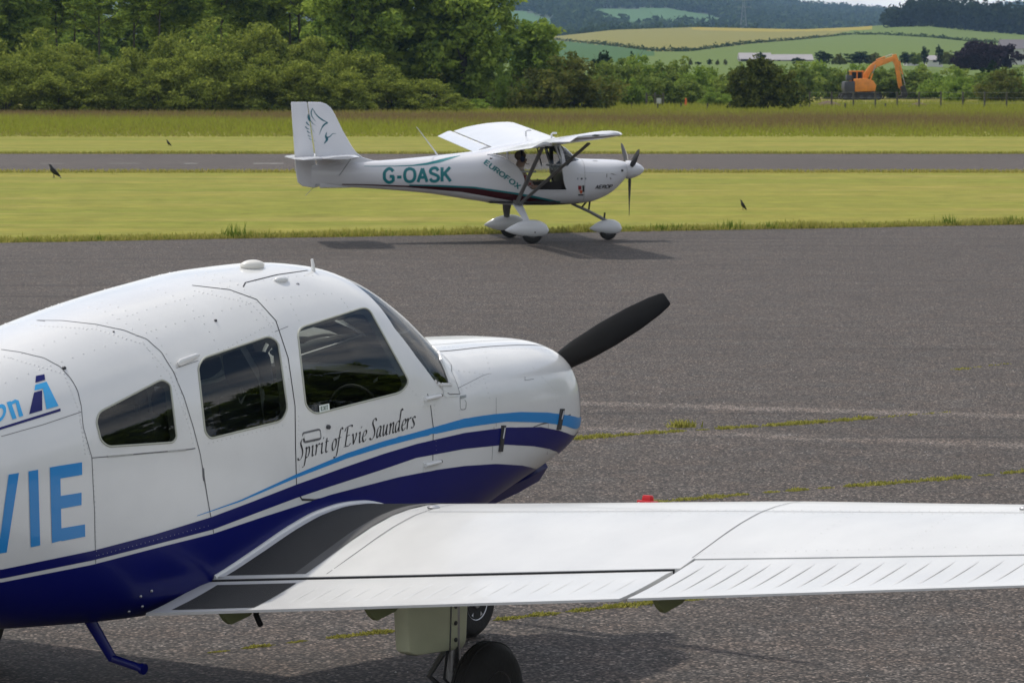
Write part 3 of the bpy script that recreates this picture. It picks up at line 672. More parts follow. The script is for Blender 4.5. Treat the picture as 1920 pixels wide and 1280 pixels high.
for (px, D, w, h, lab) in ((1552, 236, 2.6, .55, 'mound of bare brown soil beside the excavator'), (1722, 238, 1.9, .42, 'small heap of brown soil behind the wire fence')):
    m = MB(); rings = []
    for i in range(7):
        t = i / 6; rings.append([(math.cos(a) * w / 2 * (1 - t) ** .7 * random.uniform(.85, 1.1), math.sin(a) * w / 2 * (1 - t) ** .7 * random.uniform(.85, 1.1), h * t ** .8 - .03) for a in np.linspace(0, 2 * math.pi, 22, endpoint=False)])
    m.loft(rings); o = m.obj('soil_heap', M_SOIL, None, 80); o.location = (at(px, 200, D).x, D, 0); tag(o, lab, 'soil heap')
# ================================================================== LOFTED FUSELAGES
def pchip(tab):
    xs = np.array([t[0] for t in tab], float); ys = np.array([t[1] for t in tab], float); h = np.diff(xs); d = np.diff(ys) / h; m = np.zeros_like(ys)
    for i in range(1, len(xs) - 1):
        if d[i - 1] * d[i] > 0:
            w1 = 2 * h[i] + h[i - 1]; w2 = h[i] + 2 * h[i - 1]; m[i] = (w1 + w2) / (w1 / d[i - 1] + w2 / d[i])
    m[0] = d[0]; m[-1] = d[-1]
    def f(x):
        x = np.clip(x, xs[0], xs[-1]); i = np.clip(np.searchsorted(xs, x) - 1, 0, len(xs) - 2); t = (x - xs[i]) / h[i]
        return ys[i] * (1 + 2 * t) * (1 - t) ** 2 + h[i] * m[i] * t * (1 - t) ** 2 + ys[i + 1] * t * t * (3 - 2 * t) + h[i] * m[i + 1] * t * t * (t - 1)
    gx = np.linspace(xs[0], xs[-1], 4001); gy = f(gx)
    return lambda x: np.interp(x, gx, gy)
class Loft:
    """superellipse fuselage: s = distance aft of the datum, a = ring angle (-pi/2 keel, 0 side, pi/2 crown); local x = -s, y = left"""
    def __init__(self, K, origin, heading, s0, s1):
        self.F = {k: pchip(v) for k, v in K.items()}; self.s0, self.s1 = s0, s1
        self.O = np.array(origin, float); th = R(heading)
        self.fw = np.array([math.cos(th), math.sin(th), 0]); self.rt = np.array([math.sin(th), -math.cos(th), 0])
    def par(self, s): return [self.F[k](s) for k in ('w', 't', 'm', 'b', 'nu', 'nl')]
    def yz(self, s, a, inset=0.0):
        w, t, m, b, nu, nl = self.par(s); w, t, b = w - inset, t - inset, b + inset
        c, sn = abs(math.cos(a)), math.sin(a); up = sn >= 0; nn = nu if up else nl; H = (t - m) if up else (m - b)
        return w * c ** (2 / nn), m + math.copysign(H * abs(sn) ** (2 / nn), sn)
    def ang(self, s, z):
        w, t, m, b, nu, nl = self.par(s)
        if z >= m: return math.asin(min(1, ((z - m) / (t - m)) ** (nu / 2)))
        return -math.asin(min(1, ((m - z) / (m - b)) ** (nl / 2)))
    def val(self, s, y, z):
        w, t, m, b, nu, nl = self.par(s); up = z >= m; nn = np.where(up, nu, nl); H = np.where(up, t - m, m - b)
        return (np.abs(y) / w) ** nn + (np.abs(z - m) / H) ** nn - 1
    def P(self, s, a, side=1, eps=0.0, inset=0.0):
        y, z = self.yz(s, a, inset)
        if eps:
            n = self.normal(s, y, z); return Vector((-s + n[0] * eps, -side * (y + n[1] * eps), z + n[2] * eps))
        return Vector((-s, -side * y, z))
    def normal(self, s, y, z):
        e = 1e-3; v = self.val(s + np.array((e, -e, 0, 0, 0, 0)), y + np.array((0, 0, e, -e, 0, 0)), z + np.array((0, 0, 0, 0, e, -e))); g = np.array([v[1] - v[0], v[2] - v[3], v[4] - v[5]])
        return g / max(np.linalg.norm(g), 1e-9)           # (forward, right, up)
    def hit(self, px, py):
        """photo pixel -> first (s, y_right, z) on this surface"""
        r = ray(px, py); r = np.array(r / r.length); C = np.array(EYE); d0 = np.linalg.norm(self.O - C) - 9
        t = d0 + np.arange(0, 18, .03)
        def loc(t):
            Q = C + np.outer(np.atleast_1d(t), r) - self.O; return -(Q @ self.fw), Q @ self.rt, Q[:, 2]
        s, y, z = loc(t); v = np.where((s < self.s0) | (s > self.s1), 9, self.val(np.clip(s, self.s0, self.s1), y, z))
        k = np.where(v < 0)[0]
        if len(k) == 0: k = [int(np.argmin(v))]; return float(s[k[0]]), float(y[k[0]]), float(z[k[0]])
        lo, hi = t[k[0] - 1], t[k[0]]
        for _ in range(3):
            tt = np.linspace(lo, hi, 24); s, y, z = loc(tt); vv = np.where((s < self.s0) | (s > self.s1), 9, self.val(np.clip(s, self.s0, self.s1), y, z)); q = np.where(vv < 0)[0]
            q = q[0] if len(q) else 23; lo, hi = tt[max(q - 1, 0)], tt[q]
        s, y, z = loc(hi); return float(s[0]), float(y[0]), float(z[0])
    def sa(self, px, py):
        s, y, z = self.hit(px, py); return s, self.ang(s, z)
    def stick(self, px, py, eps=.0015):
        s, y, z = self.hit(px, py); n = self.normal(s, abs(y), z); sg = 1 if y >= 0 else -1
        return Vector((-s + n[0] * eps, -(y + sg * n[1] * eps), z + n[2] * eps))
    def plane(self, px, py, yy):
        """photo pixel -> (x forward, z) on the plane y_right = yy"""
        r = np.array(ray(px, py)); C = np.array(EYE); t = ((self.O - C) @ self.rt + yy) / (r @ self.rt); Q = C + r * t - self.O
        return float(Q @ self.fw), float(Q[2])
    def station(self, px, py, s):
        r = np.array(ray(px, py)); C = np.array(EYE); t = ((self.O - C) @ self.fw - s) / (r @ self.fw); Q = C + r * t - self.O
        return float(Q @ self.rt), float(Q[2])
def round_poly(P, r, n=5):
    out = []; N = len(P)
    for i in range(N):
        p0, p1, p2 = [np.array(P[k % N], float) for k in (i - 1, i, i + 1)]
        d0, d1 = p0 - p1, p2 - p1; l0, l1 = np.linalg.norm(d0), np.linalg.norm(d1); q = min(r, l0 * .45, l1 * .45)
        a, b = p1 + d0 / l0 * q, p1 + d1 / l1 * q
        for k in range(n + 1):
            t = k / n; out.append((1 - t) ** 2 * a + 2 * t * (1 - t) * p1 + t * t * b)
    return out
def densify(P, step, closed=True):
    out = []; N = len(P)
    for i in range(N if closed else N - 1):
        a, b = np.array(P[i], float), np.array(P[(i + 1) % N], float); k = max(1, int(np.linalg.norm(b - a) / step))
        out += [a + (b - a) * j / k for j in range(k)]
    if not closed: out.append(np.array(P[-1], float))
    return out
AW = .55      # metres per radian, metric of the (s, a) chart
def skin(L, name, mat, parent, slist, na, polys, inset=0.0, a0=-math.pi / 2, cap0=True, cap1=True, glass=None, glass_name='window', glass_parent=None, glass_in=.004, fixed_a=None):
    """fuselage shell with the window polygons (s,a) cut out on both sides; the removed faces become panes"""
    al = np.linspace(a0, math.pi / 2, na + 1)
    ns = len(slist); S = np.repeat(np.array(slist)[:, None], na + 1, 1); A = np.repeat(al[None, :], ns, 0)
    fc = np.zeros((ns - 1, na), int)
    Sc = (S[:-1, :-1] + S[1:, :-1]) / 2; Ac = (A[:, :-1] + A[:, 1:])[:-1] / 2
    for pi, P in enumerate(polys):
        X = np.array([p[0] for p in P]); Y = np.array([p[1] for p in P]); ins = np.zeros(Sc.shape, bool); j = len(P) - 1
        for i in range(len(P)):
            c = ((Y[i] > Ac) != (Y[j] > Ac)); ins ^= c & (Sc < (X[j] - X[i]) * (Ac - Y[i]) / ((Y[j] - Y[i]) or 1e-12) + X[i]); j = i
        fc[ins] = pi + 1
        touch = np.zeros((ns, na + 1, 2), bool)
        for di in (0, 1):
            for dj in (0, 1):
                touch[di:ns - 1 + di, dj:na + dj, 0] |= ins; touch[di:ns - 1 + di, dj:na + dj, 1] |= ~ins
        D = np.array([(p[0], p[1] * AW) for p in P]); E_ = np.roll(D, -1, 0) - D; EL = (E_ ** 2).sum(1) + 1e-12
        for (i, j) in zip(*np.where(touch[..., 0] & touch[..., 1])):
            if j == na: 
                q = np.array([S[i, j], A[i, j] * AW])
            q = np.array([S[i, j], A[i, j] * AW]); t = np.clip(((q - D) * E_).sum(1) / EL, 0, 1); C = D + E_ * t[:, None]; k = np.argmin(((C - q) ** 2).sum(1))
            S[i, j] = C[k][0]
            if j != na: A[i, j] = min(C[k][1] / AW, math.pi / 2 - 1e-4)
    V = []; idx = {}
    def vid(i, j, side):
        if j == na or (j == 0 and a0 <= -math.pi / 2 + 1e-6): side = 1
        k = (i, j, side)
        if k not in idx:
            y, z = L.yz(S[i, j], A[i, j], inset)
            if j == na: y = 0
            idx[k] = len(V); V.append((-S[i, j], -side * y, z))
        return idx[k]
    faces = {}
    for side in (1, -1):
        for i in range(ns - 1):
            for j in range(na):
                q = (vid(i, j, side), vid(i + 1, j, side), vid(i + 1, j + 1, side), vid(i, j + 1, side))
                faces.setdefault((fc[i, j], side), []).append(q if side == 1 else q[::-1])
    body = faces.get((0, 1), []) + faces.get((0, -1), [])
    if a0 <= -math.pi / 2 + 1e-6:
        for i, on in ((0, cap0), (ns - 1, cap1)):
            if on: body.append(tuple([vid(i, j, 1) for j in range(na + 1)] + [vid(i, j, -1) for j in range(na - 1, 0, -1)]))
    def mk(nm, fs, m, par):
        used = sorted({v for f in fs for v in f}); mp_ = {v: k for k, v in enumerate(used)}
        b = MB(); b.v = [V[v] for v in used]; b.f = [tuple(mp_[v] for v in f) for f in fs]; b.m = [0] * len(fs)
        return b.obj(nm, m, par, 50)
    ob = mk(name, body, mat, parent)
    panes = []
    if glass is not None:
        for pi in range(len(polys)):
            f1, f2 = faces.get((pi + 1, 1), []), faces.get((pi + 1, -1), [])
            both = any(v in {x for f in f1 for x in f} for f in f2 for v in f)
            for fs in ([f1 + f2] if both else [f1, f2]):
                if fs:
                    g = mk(glass_name[pi] if isinstance(glass_name, (list, tuple)) else glass_name, fs, glass, glass_parent or parent)
                    panes.append(g)
    return ob, panes
def ribbon(mb, L, sa, w, eps=.0012, sides=(1, -1)):
    """thin strip on the loft surface along a list of (s,a)"""
    P = [np.array((p[0], p[1] * AW)) for p in sa]
    for side in sides:
        vs, fs = [], []
        for i, p in enumerate(P):
            d = P[min(i + 1, len(P) - 1)] - P[max(i - 1, 0)]; d /= max(np.linalg.norm(d), 1e-9); n = np.array((-d[1], d[0])) * w / 2
            for q in (p + n, p - n): vs.append(L.P(min(max(q[0], L.s0), L.s1), min(q[1] / AW, math.pi / 2 - 1e-3), side, eps))
        for i in range(len(P) - 1): fs.append((2 * i, 2 * i + 1, 2 * i + 3, 2 * i + 2))
        mb.add(vs, fs)
def quad_decal(mb, L, c, nu=6, nv=3, eps=.002, mi=0):
    """four photo corners (in order) -> patch lying on the surface"""
    c = [np.array(p, float) for p in c]; vs, fs = [], []
    for j in range(nv + 1):
        for i in range(nu + 1):
            u, v = i / nu, j / nv; p = (c[0] * (1 - u) + c[1] * u) * (1 - v) + (c[3] * (1 - u) + c[2] * u) * v; vs.append(L.stick(p[0], p[1], eps))
    for j in range(nv):
        for i in range(nu): a = j * (nu + 1) + i; fs.append((a, a + 1, a + nu + 2, a + nu + 1))
    mb.add(vs, fs, mi)
def band(mb, L, up, lo, s0, s1, n=120, nv=4, eps=.0015, sides=(1, -1), mi=0):
    """painted band between two (s -> a) tables; lo None = down to the keel"""
    us = sorted(up); U = (np.array([p[0] for p in us]), np.array([p[1] for p in us]))
    if lo: ls = sorted(lo); Lw = (np.array([p[0] for p in ls]), np.array([p[1] for p in ls]))
    for side in sides:
        vs, fs = [], []
        for i in range(n + 1):
            s = s0 + (s1 - s0) * i / n; a1 = np.interp(s, *U); a2 = np.interp(s, *Lw) if lo else -math.pi / 2
            for j in range(nv + 1): vs.append(L.P(s, a2 + (a1 - a2) * j / nv, side, eps))
        for i in range(n):
            for j in range(nv): a = i * (nv + 1) + j; fs.append((a, a + 1, a + nv + 2, a + nv + 1))
        mb.add(vs, fs, mi)
GLY = {  # calligraphic letters as pen strokes, cap height 240, x height 130
 'S': [[(50, 208), (42, 236), (24, 240), (9, 215), (11, 180), (30, 130), (42, 80), (37, 28), (18, 0), (-5, 4), (-10, 26)]],
 'p': [[(0, 112), (12, 130), (14, 60), (8, -60), (0, -94), (-20, -100)], [(13, 92), (30, 126), (46, 120), (52, 72), (42, 18), (24, 2), (11, 16)]],
 'i': [[(0, 110), (13, 130), (15, 60), (17, 12), (27, 2), (38, 18)], [(20, 172), (29, 192)]],
 'r': [[(0, 112), (12, 130), (14, 60), (13, 0)], [(14, 76), (28, 116), (42, 130), (52, 118)]],
 't': [[(18, 175), (16, 40), (22, 6), (34, 2), (46, 15)], [(0, 127), (44, 132)]],
 'o': [[(30, 131), (10, 100), (5, 55), (14, 8), (28, 1), (46, 30), (52, 78), (44, 122), (30, 131), (18, 116)]],
 'f': [[(66, 222), (56, 244), (40, 225), (31, 120), (25, 0), (16, -70), (0, -95), (-18, -84)], [(6, 127), (56, 132)]],
 'E': [[(22, 236), (16, 120), (11, 4)], [(-12, 188), (0, 224), (22, 238), (68, 241), (74, 220)], [(16, 126), (56, 131)], [(-8, 0), (11, 4), (56, 2), (72, 30)]],
 'v': [[(0, 114), (10, 130), (20, 78), (27, 0)], [(27, 0), (46, 60), (56, 112), (48, 132)]],
 'e': [[(8, 58), (38, 72), (50, 105), (38, 131), (18, 114), (6, 58), (16, 8), (34, 1), (52, 28)]],
 'a': [[(50, 118), (34, 131), (14, 105), (6, 50), (14, 4), (28, 8), (42, 55), (52, 128)], [(52, 128), (46, 40), (52, 4), (64, 14)]],
 'u': [[(0, 112), (12, 130), (10, 40), (18, 2), (34, 18), (46, 66), (54, 130)], [(54, 130), (50, 40), (56, 4), (70, 16)]],
 'n': [[(0, 112), (12, 130), (14, 60), (12, 0)], [(12, 56), (30, 116), (45, 131), (52, 100), (50, 30), (58, 2), (70, 16)]],
 'd': [[(48, 118), (30, 129), (10, 95), (6, 40), (16, 3), (30, 10), (46, 60)], [(78, 246), (66, 264), (55, 238), (49, 60), (53, 6), (64, 14)]],
 's': [[(42, 110), (32, 131), (13, 120), (14, 92), (32, 55), (37, 22), (20, 1), (0, 8)]]}
def pen_text(mb, letters, origin, base_slope, k, nib, stick, shear=.14, nib_ang=38, min_w=.32):
    """letters: (char, x); origin px; k = photo px per glyph unit"""
    na = R(nib_ang); ne = 0
    for ch, x0 in letters:
        for st in GLY[ch]:
            pts = catmull(st, 5); vs, fs = [], []; ne += 1; e = .0016 + .00008 * (ne % 6)
            for i, p in enumerate(pts):
                d = pts[min(i + 1, len(pts) - 1)] - pts[max(i - 1, 0)]; d = d / max(np.linalg.norm(d), 1e-6); nrm = np.array((-d[1], d[0]))
                proj = abs(math.cos(na) * nrm[0] + math.sin(na) * nrm[1]); w = nib * max(proj, min_w); w *= .55 if i in (0, len(pts) - 1) else 1
                for q in (p + nrm * w / 2, p - nrm * w / 2):
                    gx = x0 + q[0] + shear * q[1]; vs.append(stick(origin[0] + gx * k, origin[1] + gx * k * base_slope - q[1] * k, e))
            for i in range(len(pts) - 1): fs.append((2 * i, 2 * i + 1, 2 * i + 3, 2 * i + 2))
            mb.add(vs, fs)
SANS = {'G': [1, (66, 78), (50, 96), (30, 96), (9, 75), (6, 50), (9, 25), (30, 4), (50, 4), (66, 16)], 'O': [1, (40, 96), (14, 84), (5, 50), (14, 16), (40, 4), (66, 16), (75, 50), (66, 84), (40, 96), (30, 93)],
 'A': [0, (4, 0), (35, 96)], 'S': [1, (61, 76), (48, 95), (24, 95), (9, 80), (13, 62), (35, 52), (57, 40), (63, 22), (48, 5), (22, 5), (6, 22)], 'K': [0, (8, 0), (8, 100)], '-': [0, (5, 38), (35, 38)], 'E': [0, (8, 0), (8, 100)],
 'U': [1, (7, 100), (7, 55), (8, 25), (22, 6), (48, 6), (62, 25), (63, 55), (63, 100)], 'R': [0, (8, 0), (8, 100)], 'F': [0, (8, 0), (8, 100)], 'X': [0, (6, 0), (64, 100)], 'P': [0, (8, 0), (8, 100)], 'I': [0, (8, 0), (8, 100)], 'T': [0, (0, 94), (60, 94)]}
MORE = {'G': [[0, (66, 10), (66, 46)], [0, (71, 44), (42, 44)]], 'A': [[0, (35, 96), (66, 0)], [0, (14, 32), (56, 32)]], 'K': [[0, (62, 100), (10, 42)], [0, (26, 58), (66, 0)]], 'E': [[0, (2, 94), (60, 94)], [0, (2, 52), (54, 52)], [0, (2, 6), (62, 6)]],
 'R': [[1, (2, 94), (40, 94), (58, 86), (60, 68), (52, 54), (38, 50), (4, 50)], [0, (40, 50), (64, 0)]], 'F': [[0, (2, 94), (58, 94)], [0, (2, 52), (50, 52)]], 'X': [[0, (6, 100), (64, 0)]], 'P': [[1, (2, 94), (40, 94), (58, 85), (60, 66), (52, 50), (38, 46), (4, 46)]], 'T': [[0, (30, 94), (30, 0)]]}
WID = {'G': 78, 'O': 82, 'A': 71, 'S': 70, 'K': 70, '-': 42, 'E': 68, 'U': 71, 'R': 70, 'F': 64, 'X': 70, 'P': 68, 'I': 20, 'T': 64}
def sans_text(name, body, mapper, mat, parent, weight=15, gap=12):
    m = MB(); x0 = 0; tot = sum(WID[c] for c in body) + gap * (len(body) - 1); k = 0
    for c in body:
        for st in [SANS[c]] + MORE.get(c, []):
            pts = [np.array(p, float) for p in st[1:]]; pts = catmull(pts, 5) if st[0] else densify(pts, 12, False); vs, fs = [], []; k += 1
            for i, p in enumerate(pts):
                d = pts[min(i + 1, len(pts) - 1)] - pts[max(i - 1, 0)]; d = d / np.linalg.norm(d); n = np.array((-d[1], d[0])) * weight / 2
                for q in (p + n, p - n): vs.append(mapper((x0 + q[0]) / tot, q[1] / 100, .0002 * (k % 4)))
            for i in range(len(pts) - 1): fs.append((2 * i, 2 * i + 1, 2 * i + 3, 2 * i + 2))
            m.add(vs, fs)
        x0 += WID[c] + gap
    return m.obj(name, mat, parent, None)
def font_text(name, body, mapper, mat, parent, size=1.0, bold=0.0, spacing=1.0):
    """built-in sans lettering converted to a mesh; mapper((u,v)) -> local point; u,v in ems"""
    cu = bpy.data.curves.new(name, 'FONT'); cu.body = body; cu.size = 1.0; cu.offset = bold; cu.resolution_u = 5; cu.space_character = spacing
    o = bpy.data.objects.new(name, cu); scene.collection.objects.link(o)
    dg = bpy.context.evaluated_depsgraph_get(); dg.update(); me = bpy.data.meshes.new_from_object(o.evaluated_get(dg)); bpy.data.objects.remove(o)
    xs = [v.co.x for v in me.vertices]; ys = [v.co.y for v in me.vertices]; x0, x1, y0, y1 = min(xs), max(xs), min(ys), max(ys)
    for v in me.vertices: v.co = mapper((v.co.x - x0) / (x1 - x0), (v.co.y - y0) / (y1 - y0))
    me.materials.clear(); me.materials.append(mat); me.update()
    return link(bpy.data.objects.new(name, me), parent)
def wheel(parent, name, c, r, w, rim_r, side=1, spokes=0, hub=True):
    """tyre + rim; axle along local y; side = outboard direction"""
    M = Matrix.Translation(c) @ Matrix.Rotation(math.pi / 2, 4, 'Z')
    root = bpy.data.objects.new(name, None); link(root, parent)
    m = MB(); pr = []
    for k in range(15):
        t = math.pi * (k / 14); pr.append((rim_r + (r - rim_r) * max(math.sin(t), 0) ** .62, -w / 2 * math.cos(t) * (1.0 if 2 < k < 12 else .92)))
    pr = [(rim_r * .98, -w * .40)] + pr[1:-1] + [(rim_r * .98, w * .40)]
    m.revolve(pr, M, 40)
    for g in (-.26, -.09, .09, .26):
        m.revolve([(r * .992, g * w * .6 - .003), (r * 1.004, g * w * .6 - .002), (r * 1.004, g * w * .6 + .002), (r * .992, g * w * .6 + .003)], M, 40)
    m.obj('tyre', M_RUBBER, root)
    m = MB(); o = side
    m.revolve([(rim_r, -w * .36), (rim_r * 1.02, -w * .42), (rim_r * .9, -w * .36), (rim_r * .82, -w * .10), (rim_r * .3, -w * .08), (rim_r * .3, w * .08), (rim_r * .82, w * .10), (rim_r * .9, w * .36), (rim_r * 1.02, w * .42), (rim_r, w * .36)], M, 32)
    m.obj('rim', M_STEEL, root)
    if spokes:
        for sd in (1, -1):
            m = MB()
            for k in range(spokes):
                a = 2 * math.pi * k / spokes; ca, sa_ = math.cos(a), math.sin(a)
                p = lambda rr, y: Vector(c) + Vector((ca * rr, y, sa_ * rr))
                m.tube([p(rim_r * .25, sd * w * .22), p(rim_r * .9, sd * w * .30)], [.014, .018], 6)
            m.obj('spokes', M_STEEL, root)
    m = MB(); m.revolve([(.001, -w * .44), (rim_r * .30, -w * .44), (rim_r * .34, -w * .40), (rim_r * .34, w * .40), (rim_r * .30, w * .44), (.001, w * .44)], M, 20); m.obj('hub', M_STEEL, root)
    return root
# ================================================================== LOW-WING AEROPLANE (parked)
KA = dict(
 w=[(.30, .30), (.34, .37), (.42, .425), (.6, .475), (1.0, .515), (1.6, .545), (1.95, .56), (2.8, .58), (3.5, .565), (4.2, .50), (5, .39), (6, .25), (7.2, .10)],
 t=[(.30, 1.37), (.34, 1.43), (.42, 1.475), (.60, 1.51), (1.0, 1.53), (1.45, 1.545), (1.52, 1.56), (1.65, 1.69), (1.8, 1.81), (2.0, 1.91), (2.2, 1.958), (2.45, 1.978), (2.8, 1.968), (3.2, 1.925), (3.6, 1.865), (4.2, 1.745), (5, 1.54), (6, 1.34), (7.2, 1.16)],
 m=[(.30, 1.10), (.75, 1.12), (1.6, 1.15), (2.0, 1.18), (2.8, 1.20), (3.5, 1.18), (4.2, 1.14), (5, 1.12), (7.2, 1.05)],
 b=[(.30, .97), (.42, .885), (.60, .82), (1.0, .715), (1.45, .615), (2.0, .57), (2.8, .525), (3.5, .525), (4.2, .56), (5, .68), (6, .82), (7.2, .95)],
 nu=[(.30, 2.8), (.75, 3.1), (1.4, 3.0), (1.65, 2.4), (2.0, 2.3), (2.5, 2.3), (2.9, 2.4), (3.5, 2.4), (4.5, 2.2), (7.2, 2)],
 nl=[(.30, 2.2), (.75, 2.3), (1.2, 2.8), (1.5, 3.2), (2, 4), (3.5, 4), (4.5, 3), (7.2, 2)])
PA_LOC = (.2358, 16.3905, 0.0)
LA = Loft(KA, PA_LOC, 55.0, .30, 7.2)
PA = empty('parked_aeroplane', PA_LOC, R(55.0))
tag(PA, 'white low wing aeroplane with navy and light blue stripes parked on the apron', 'aeroplane')
fus_list = list(np.linspace(.30, .62, 22)) + list(np.linspace(.64, 4.6, 199)) + list(np.linspace(4.65, 7.2, 40))
def sapoly(P, r=12, step=6): return [LA.sa(*q) for q in densify(round_poly(P, r), step)]
W1 = sapoly([(557, 616), (689, 574), (767, 716), (753, 735), (591, 776), (573, 762)], 16)
W2 = sapoly([(371, 688), (381, 671), (504, 630), (521, 641), (539, 767), (528, 789), (394, 822), (384, 810)], 10)
W3 = sapoly([(180, 790), (186, 772), (303, 711), (319, 720), (331, 820), (324, 829), (203, 837), (189, 826)], 8)
ps = [LA.sa(816, 716), LA.sa(780, 668), LA.sa(740, 616), LA.sa(700, 562)]
sr = ps[-1][0] + .05
WS = densify([ps[0], ps[1], ps[2], ps[3], (sr, 1.25), (sr + .01, math.pi / 2 + .01), (1.545, math.pi / 2 + .01), (1.56, 1.15), (1.60, .80), (1.665, .60), (ps[0][0] - .13, ps[0][1] + .03), (ps[0][0] - .04, ps[0][1] - .01)], .02)
print('windscreen', [tuple(round(float(v), 2) for v in p) for p in ps], 'W1', [round(float(v), 2) for v in W1[0]])
POLY = [W1, W2, W3, WS]
fuse, panes = skin(LA, 'fuselage', M_WHITE, PA, fus_list, 120, POLY, glass=M_GLASS, glass_name=['window', 'window', 'window', 'windscreen'])
skin(LA, 'cabin_lining', M_CABIN, PA, list(np.linspace(1.50, 4.45, 130)), 90, POLY, inset=.035, cap0=False)
# window seals
for P in (W1, W2, W3):
    for side in (1, -1):
        m = MB(); m.tube([LA.P(s, a, side, .001) for s, a in P] + [LA.P(*P[0], side, .001)], .0045, 6); m.obj('window_seal', M_SEAL, fuse)
        m = MB(); vs, fs = [], []
        for i, (s, a) in enumerate(P): vs += [LA.P(s, a, side), LA.P(s, a, side, 0, .036)]
        for i in range(len(P)): j = (i + 1) % len(P); fs.append((2 * i, 2 * j, 2 * j + 1, 2 * i + 1))
        m.add(vs, fs); m.obj('window_reveal', M_SEAL, fuse)
m = MB()
base = [p for p in WS if p[1] < math.pi / 2 - .02 and p[0] < ps[0][0] + .005 and p[1] < 1.5]
for side in (1, -1): m.tube([LA.P(s, a, side, .002) for s, a in base], .009, 6)
m.obj('windscreen_seal', M_WHITE, fuse)
# windscreen base fairing strip
for sd in (1, -1):
    m = MB(); ribbon(m, LA, [(s - .035, a - .03) for s, a in base if a < 1.3], .06, .003, (sd,)); m.obj('windscreen_strip', M_WHITE, fuse)
m = MB()
for P in ([(s - .068, a - .05) for s, a in base if a < 1.2],): ribbon(m, LA, P, .004, .0035)
m.obj('panel_seam', M_SEAM, fuse)

# ---- paint bands from photo edges
def tab(P): return [LA.sa(*q) for q in densify(P, 12, False)]
LB_U = tab([(366, 967), (450, 937), (556, 888), (650, 849), (720, 826), (780, 810), (871, 784), (926, 776), (975, 772), (1027, 773), (1070, 779), (1084, 783)])
LB_L = tab([(366, 968), (450, 940), (556, 895), (650, 859), (720, 837), (780, 821), (871, 801), (949, 790), (1027, 792), (1060, 798), (1080, 804)])
N1_U = tab([(2, 1067), (172, 1032), (287, 1002), (395, 969), (475, 939), (555, 908), (650, 874), (720, 850), (780, 832), (871, 811), (949, 801), (1014, 800), (1050, 807), (1076, 816)])
N1_L = tab([(2, 1084), (172, 1050), (287, 1021), (399, 992), (475, 963), (555, 933), (620, 911), (716, 880), (780, 858), (871, 841), (949, 833), (1001, 836), (1030, 841), (1056, 850)])
NB_U = tab([(2, 1091), (172, 1058), (287, 1028), (399, 1000), (485, 971), (560, 947), (619, 927), (685, 910), (747, 894), (820, 880), (870, 873), (930, 869), (980, 872), (1020, 881)])
def ext(T, s=7.2):            # carry the band aft along the tail
    T = sorted(T); (s0, a0) = T[-1]; return T + [(s, a0 + .10)]
s_lb = max(p[0] for p in LB_U)
m = MB(); band(m, LA, LB_U, LB_L, .315, s_lb - .01, 160, 3, .0018); m.obj('light_blue_stripe', M_SKYBLUE, fuse)
m = MB(); band(m, LA, ext(N1_U), ext(N1_L), .315, 7.1, 260, 4, .0016); m.obj('navy_stripe', M_NAVY, fuse)
m = MB(); band(m, LA, ext(NB_U), None, .43, 7.1, 260, 26, .0014); m.obj('navy_belly', M_NAVY, fuse)

# ---- panel seams (dark hairlines)
def seam(P, w=.004, closed=False, r=0): 
    if r: P = round_poly(P, r)
    return [LA.sa(*q) for q in densify(P, 14, closed)]
m = MB()
for P, w in (([(360, 535), (430, 543), (481, 561.5), (517, 601), (540, 671), (553, 761), (554, 840), (556, 920), (566, 936), (590, 937), (680, 920), (770, 900), (811, 884), (812, 800), (806, 752), (801, 738)], .0055),
             ([(172, 858), (355, 842), (366, 840)], .003), ([(152, 760), (156, 800), (172, 858), (177, 960), (179, 1056)], .003),
             ([(50, 600), (117, 601), (180, 608), (232, 619), (275, 636), (302, 660), (325, 697), (345, 745), (362, 800), (375, 850), (390, 940), (404, 1020)], .0042),
             ([(2, 655), (37, 660), (82, 671), (112, 687), (132, 709), (145, 732), (152, 760)], .0036), ([(2, 818), (80, 796), (152, 772)], .0025),
             ([(456, 538), (460, 530), (520, 515), (577, 507)], .006), ([(930, 800), (930, 745)], .0025), ([(922, 862), (926, 800)], .003), ([(1025, 865), (1028, 792)], .003),
             ([(1000, 800), (1070, 777)], .003), ([(842, 736), (905, 704), (918, 700)], .0025), ([(330, 690), (372, 676)], .002), ([(515, 622), (540, 612)], .002)):
    m = MB(); ribbon(m, LA, [tuple(q) for q in catmull(seam(P), 3)] if len(P) > 4 and w != .0055 else seam(P), w, sides=(1,)); m.obj('panel_seam', M_GAP if w > .005 else M_SEAM, fuse)
m = MB()
for s, a1, w in ((.415, -.55, .008),):
    m = MB(); ribbon(m, LA, [(s, a) for a in np.linspace(a1, math.pi / 2 - .01, 70)], w, .0013); m.obj('panel_seam', M_SEAM, fuse)
for side_a in (1.08,):                                        # hinge line along the cowl top
    m = MB(); ribbon(m, LA, [(s, side_a + .05 * math.sin((s - .5) * 3)) for s in np.linspace(.44, 1.50, 40)], .008, .0015); m.obj('panel_seam', M_SEAM, fuse)
m = MB(); ribbon(m, LA, [(s, 1.34) for s in np.linspace(.44, 1.50, 40)], .004, .0015)
m.obj('panel_seam', M_SEAM, fuse)
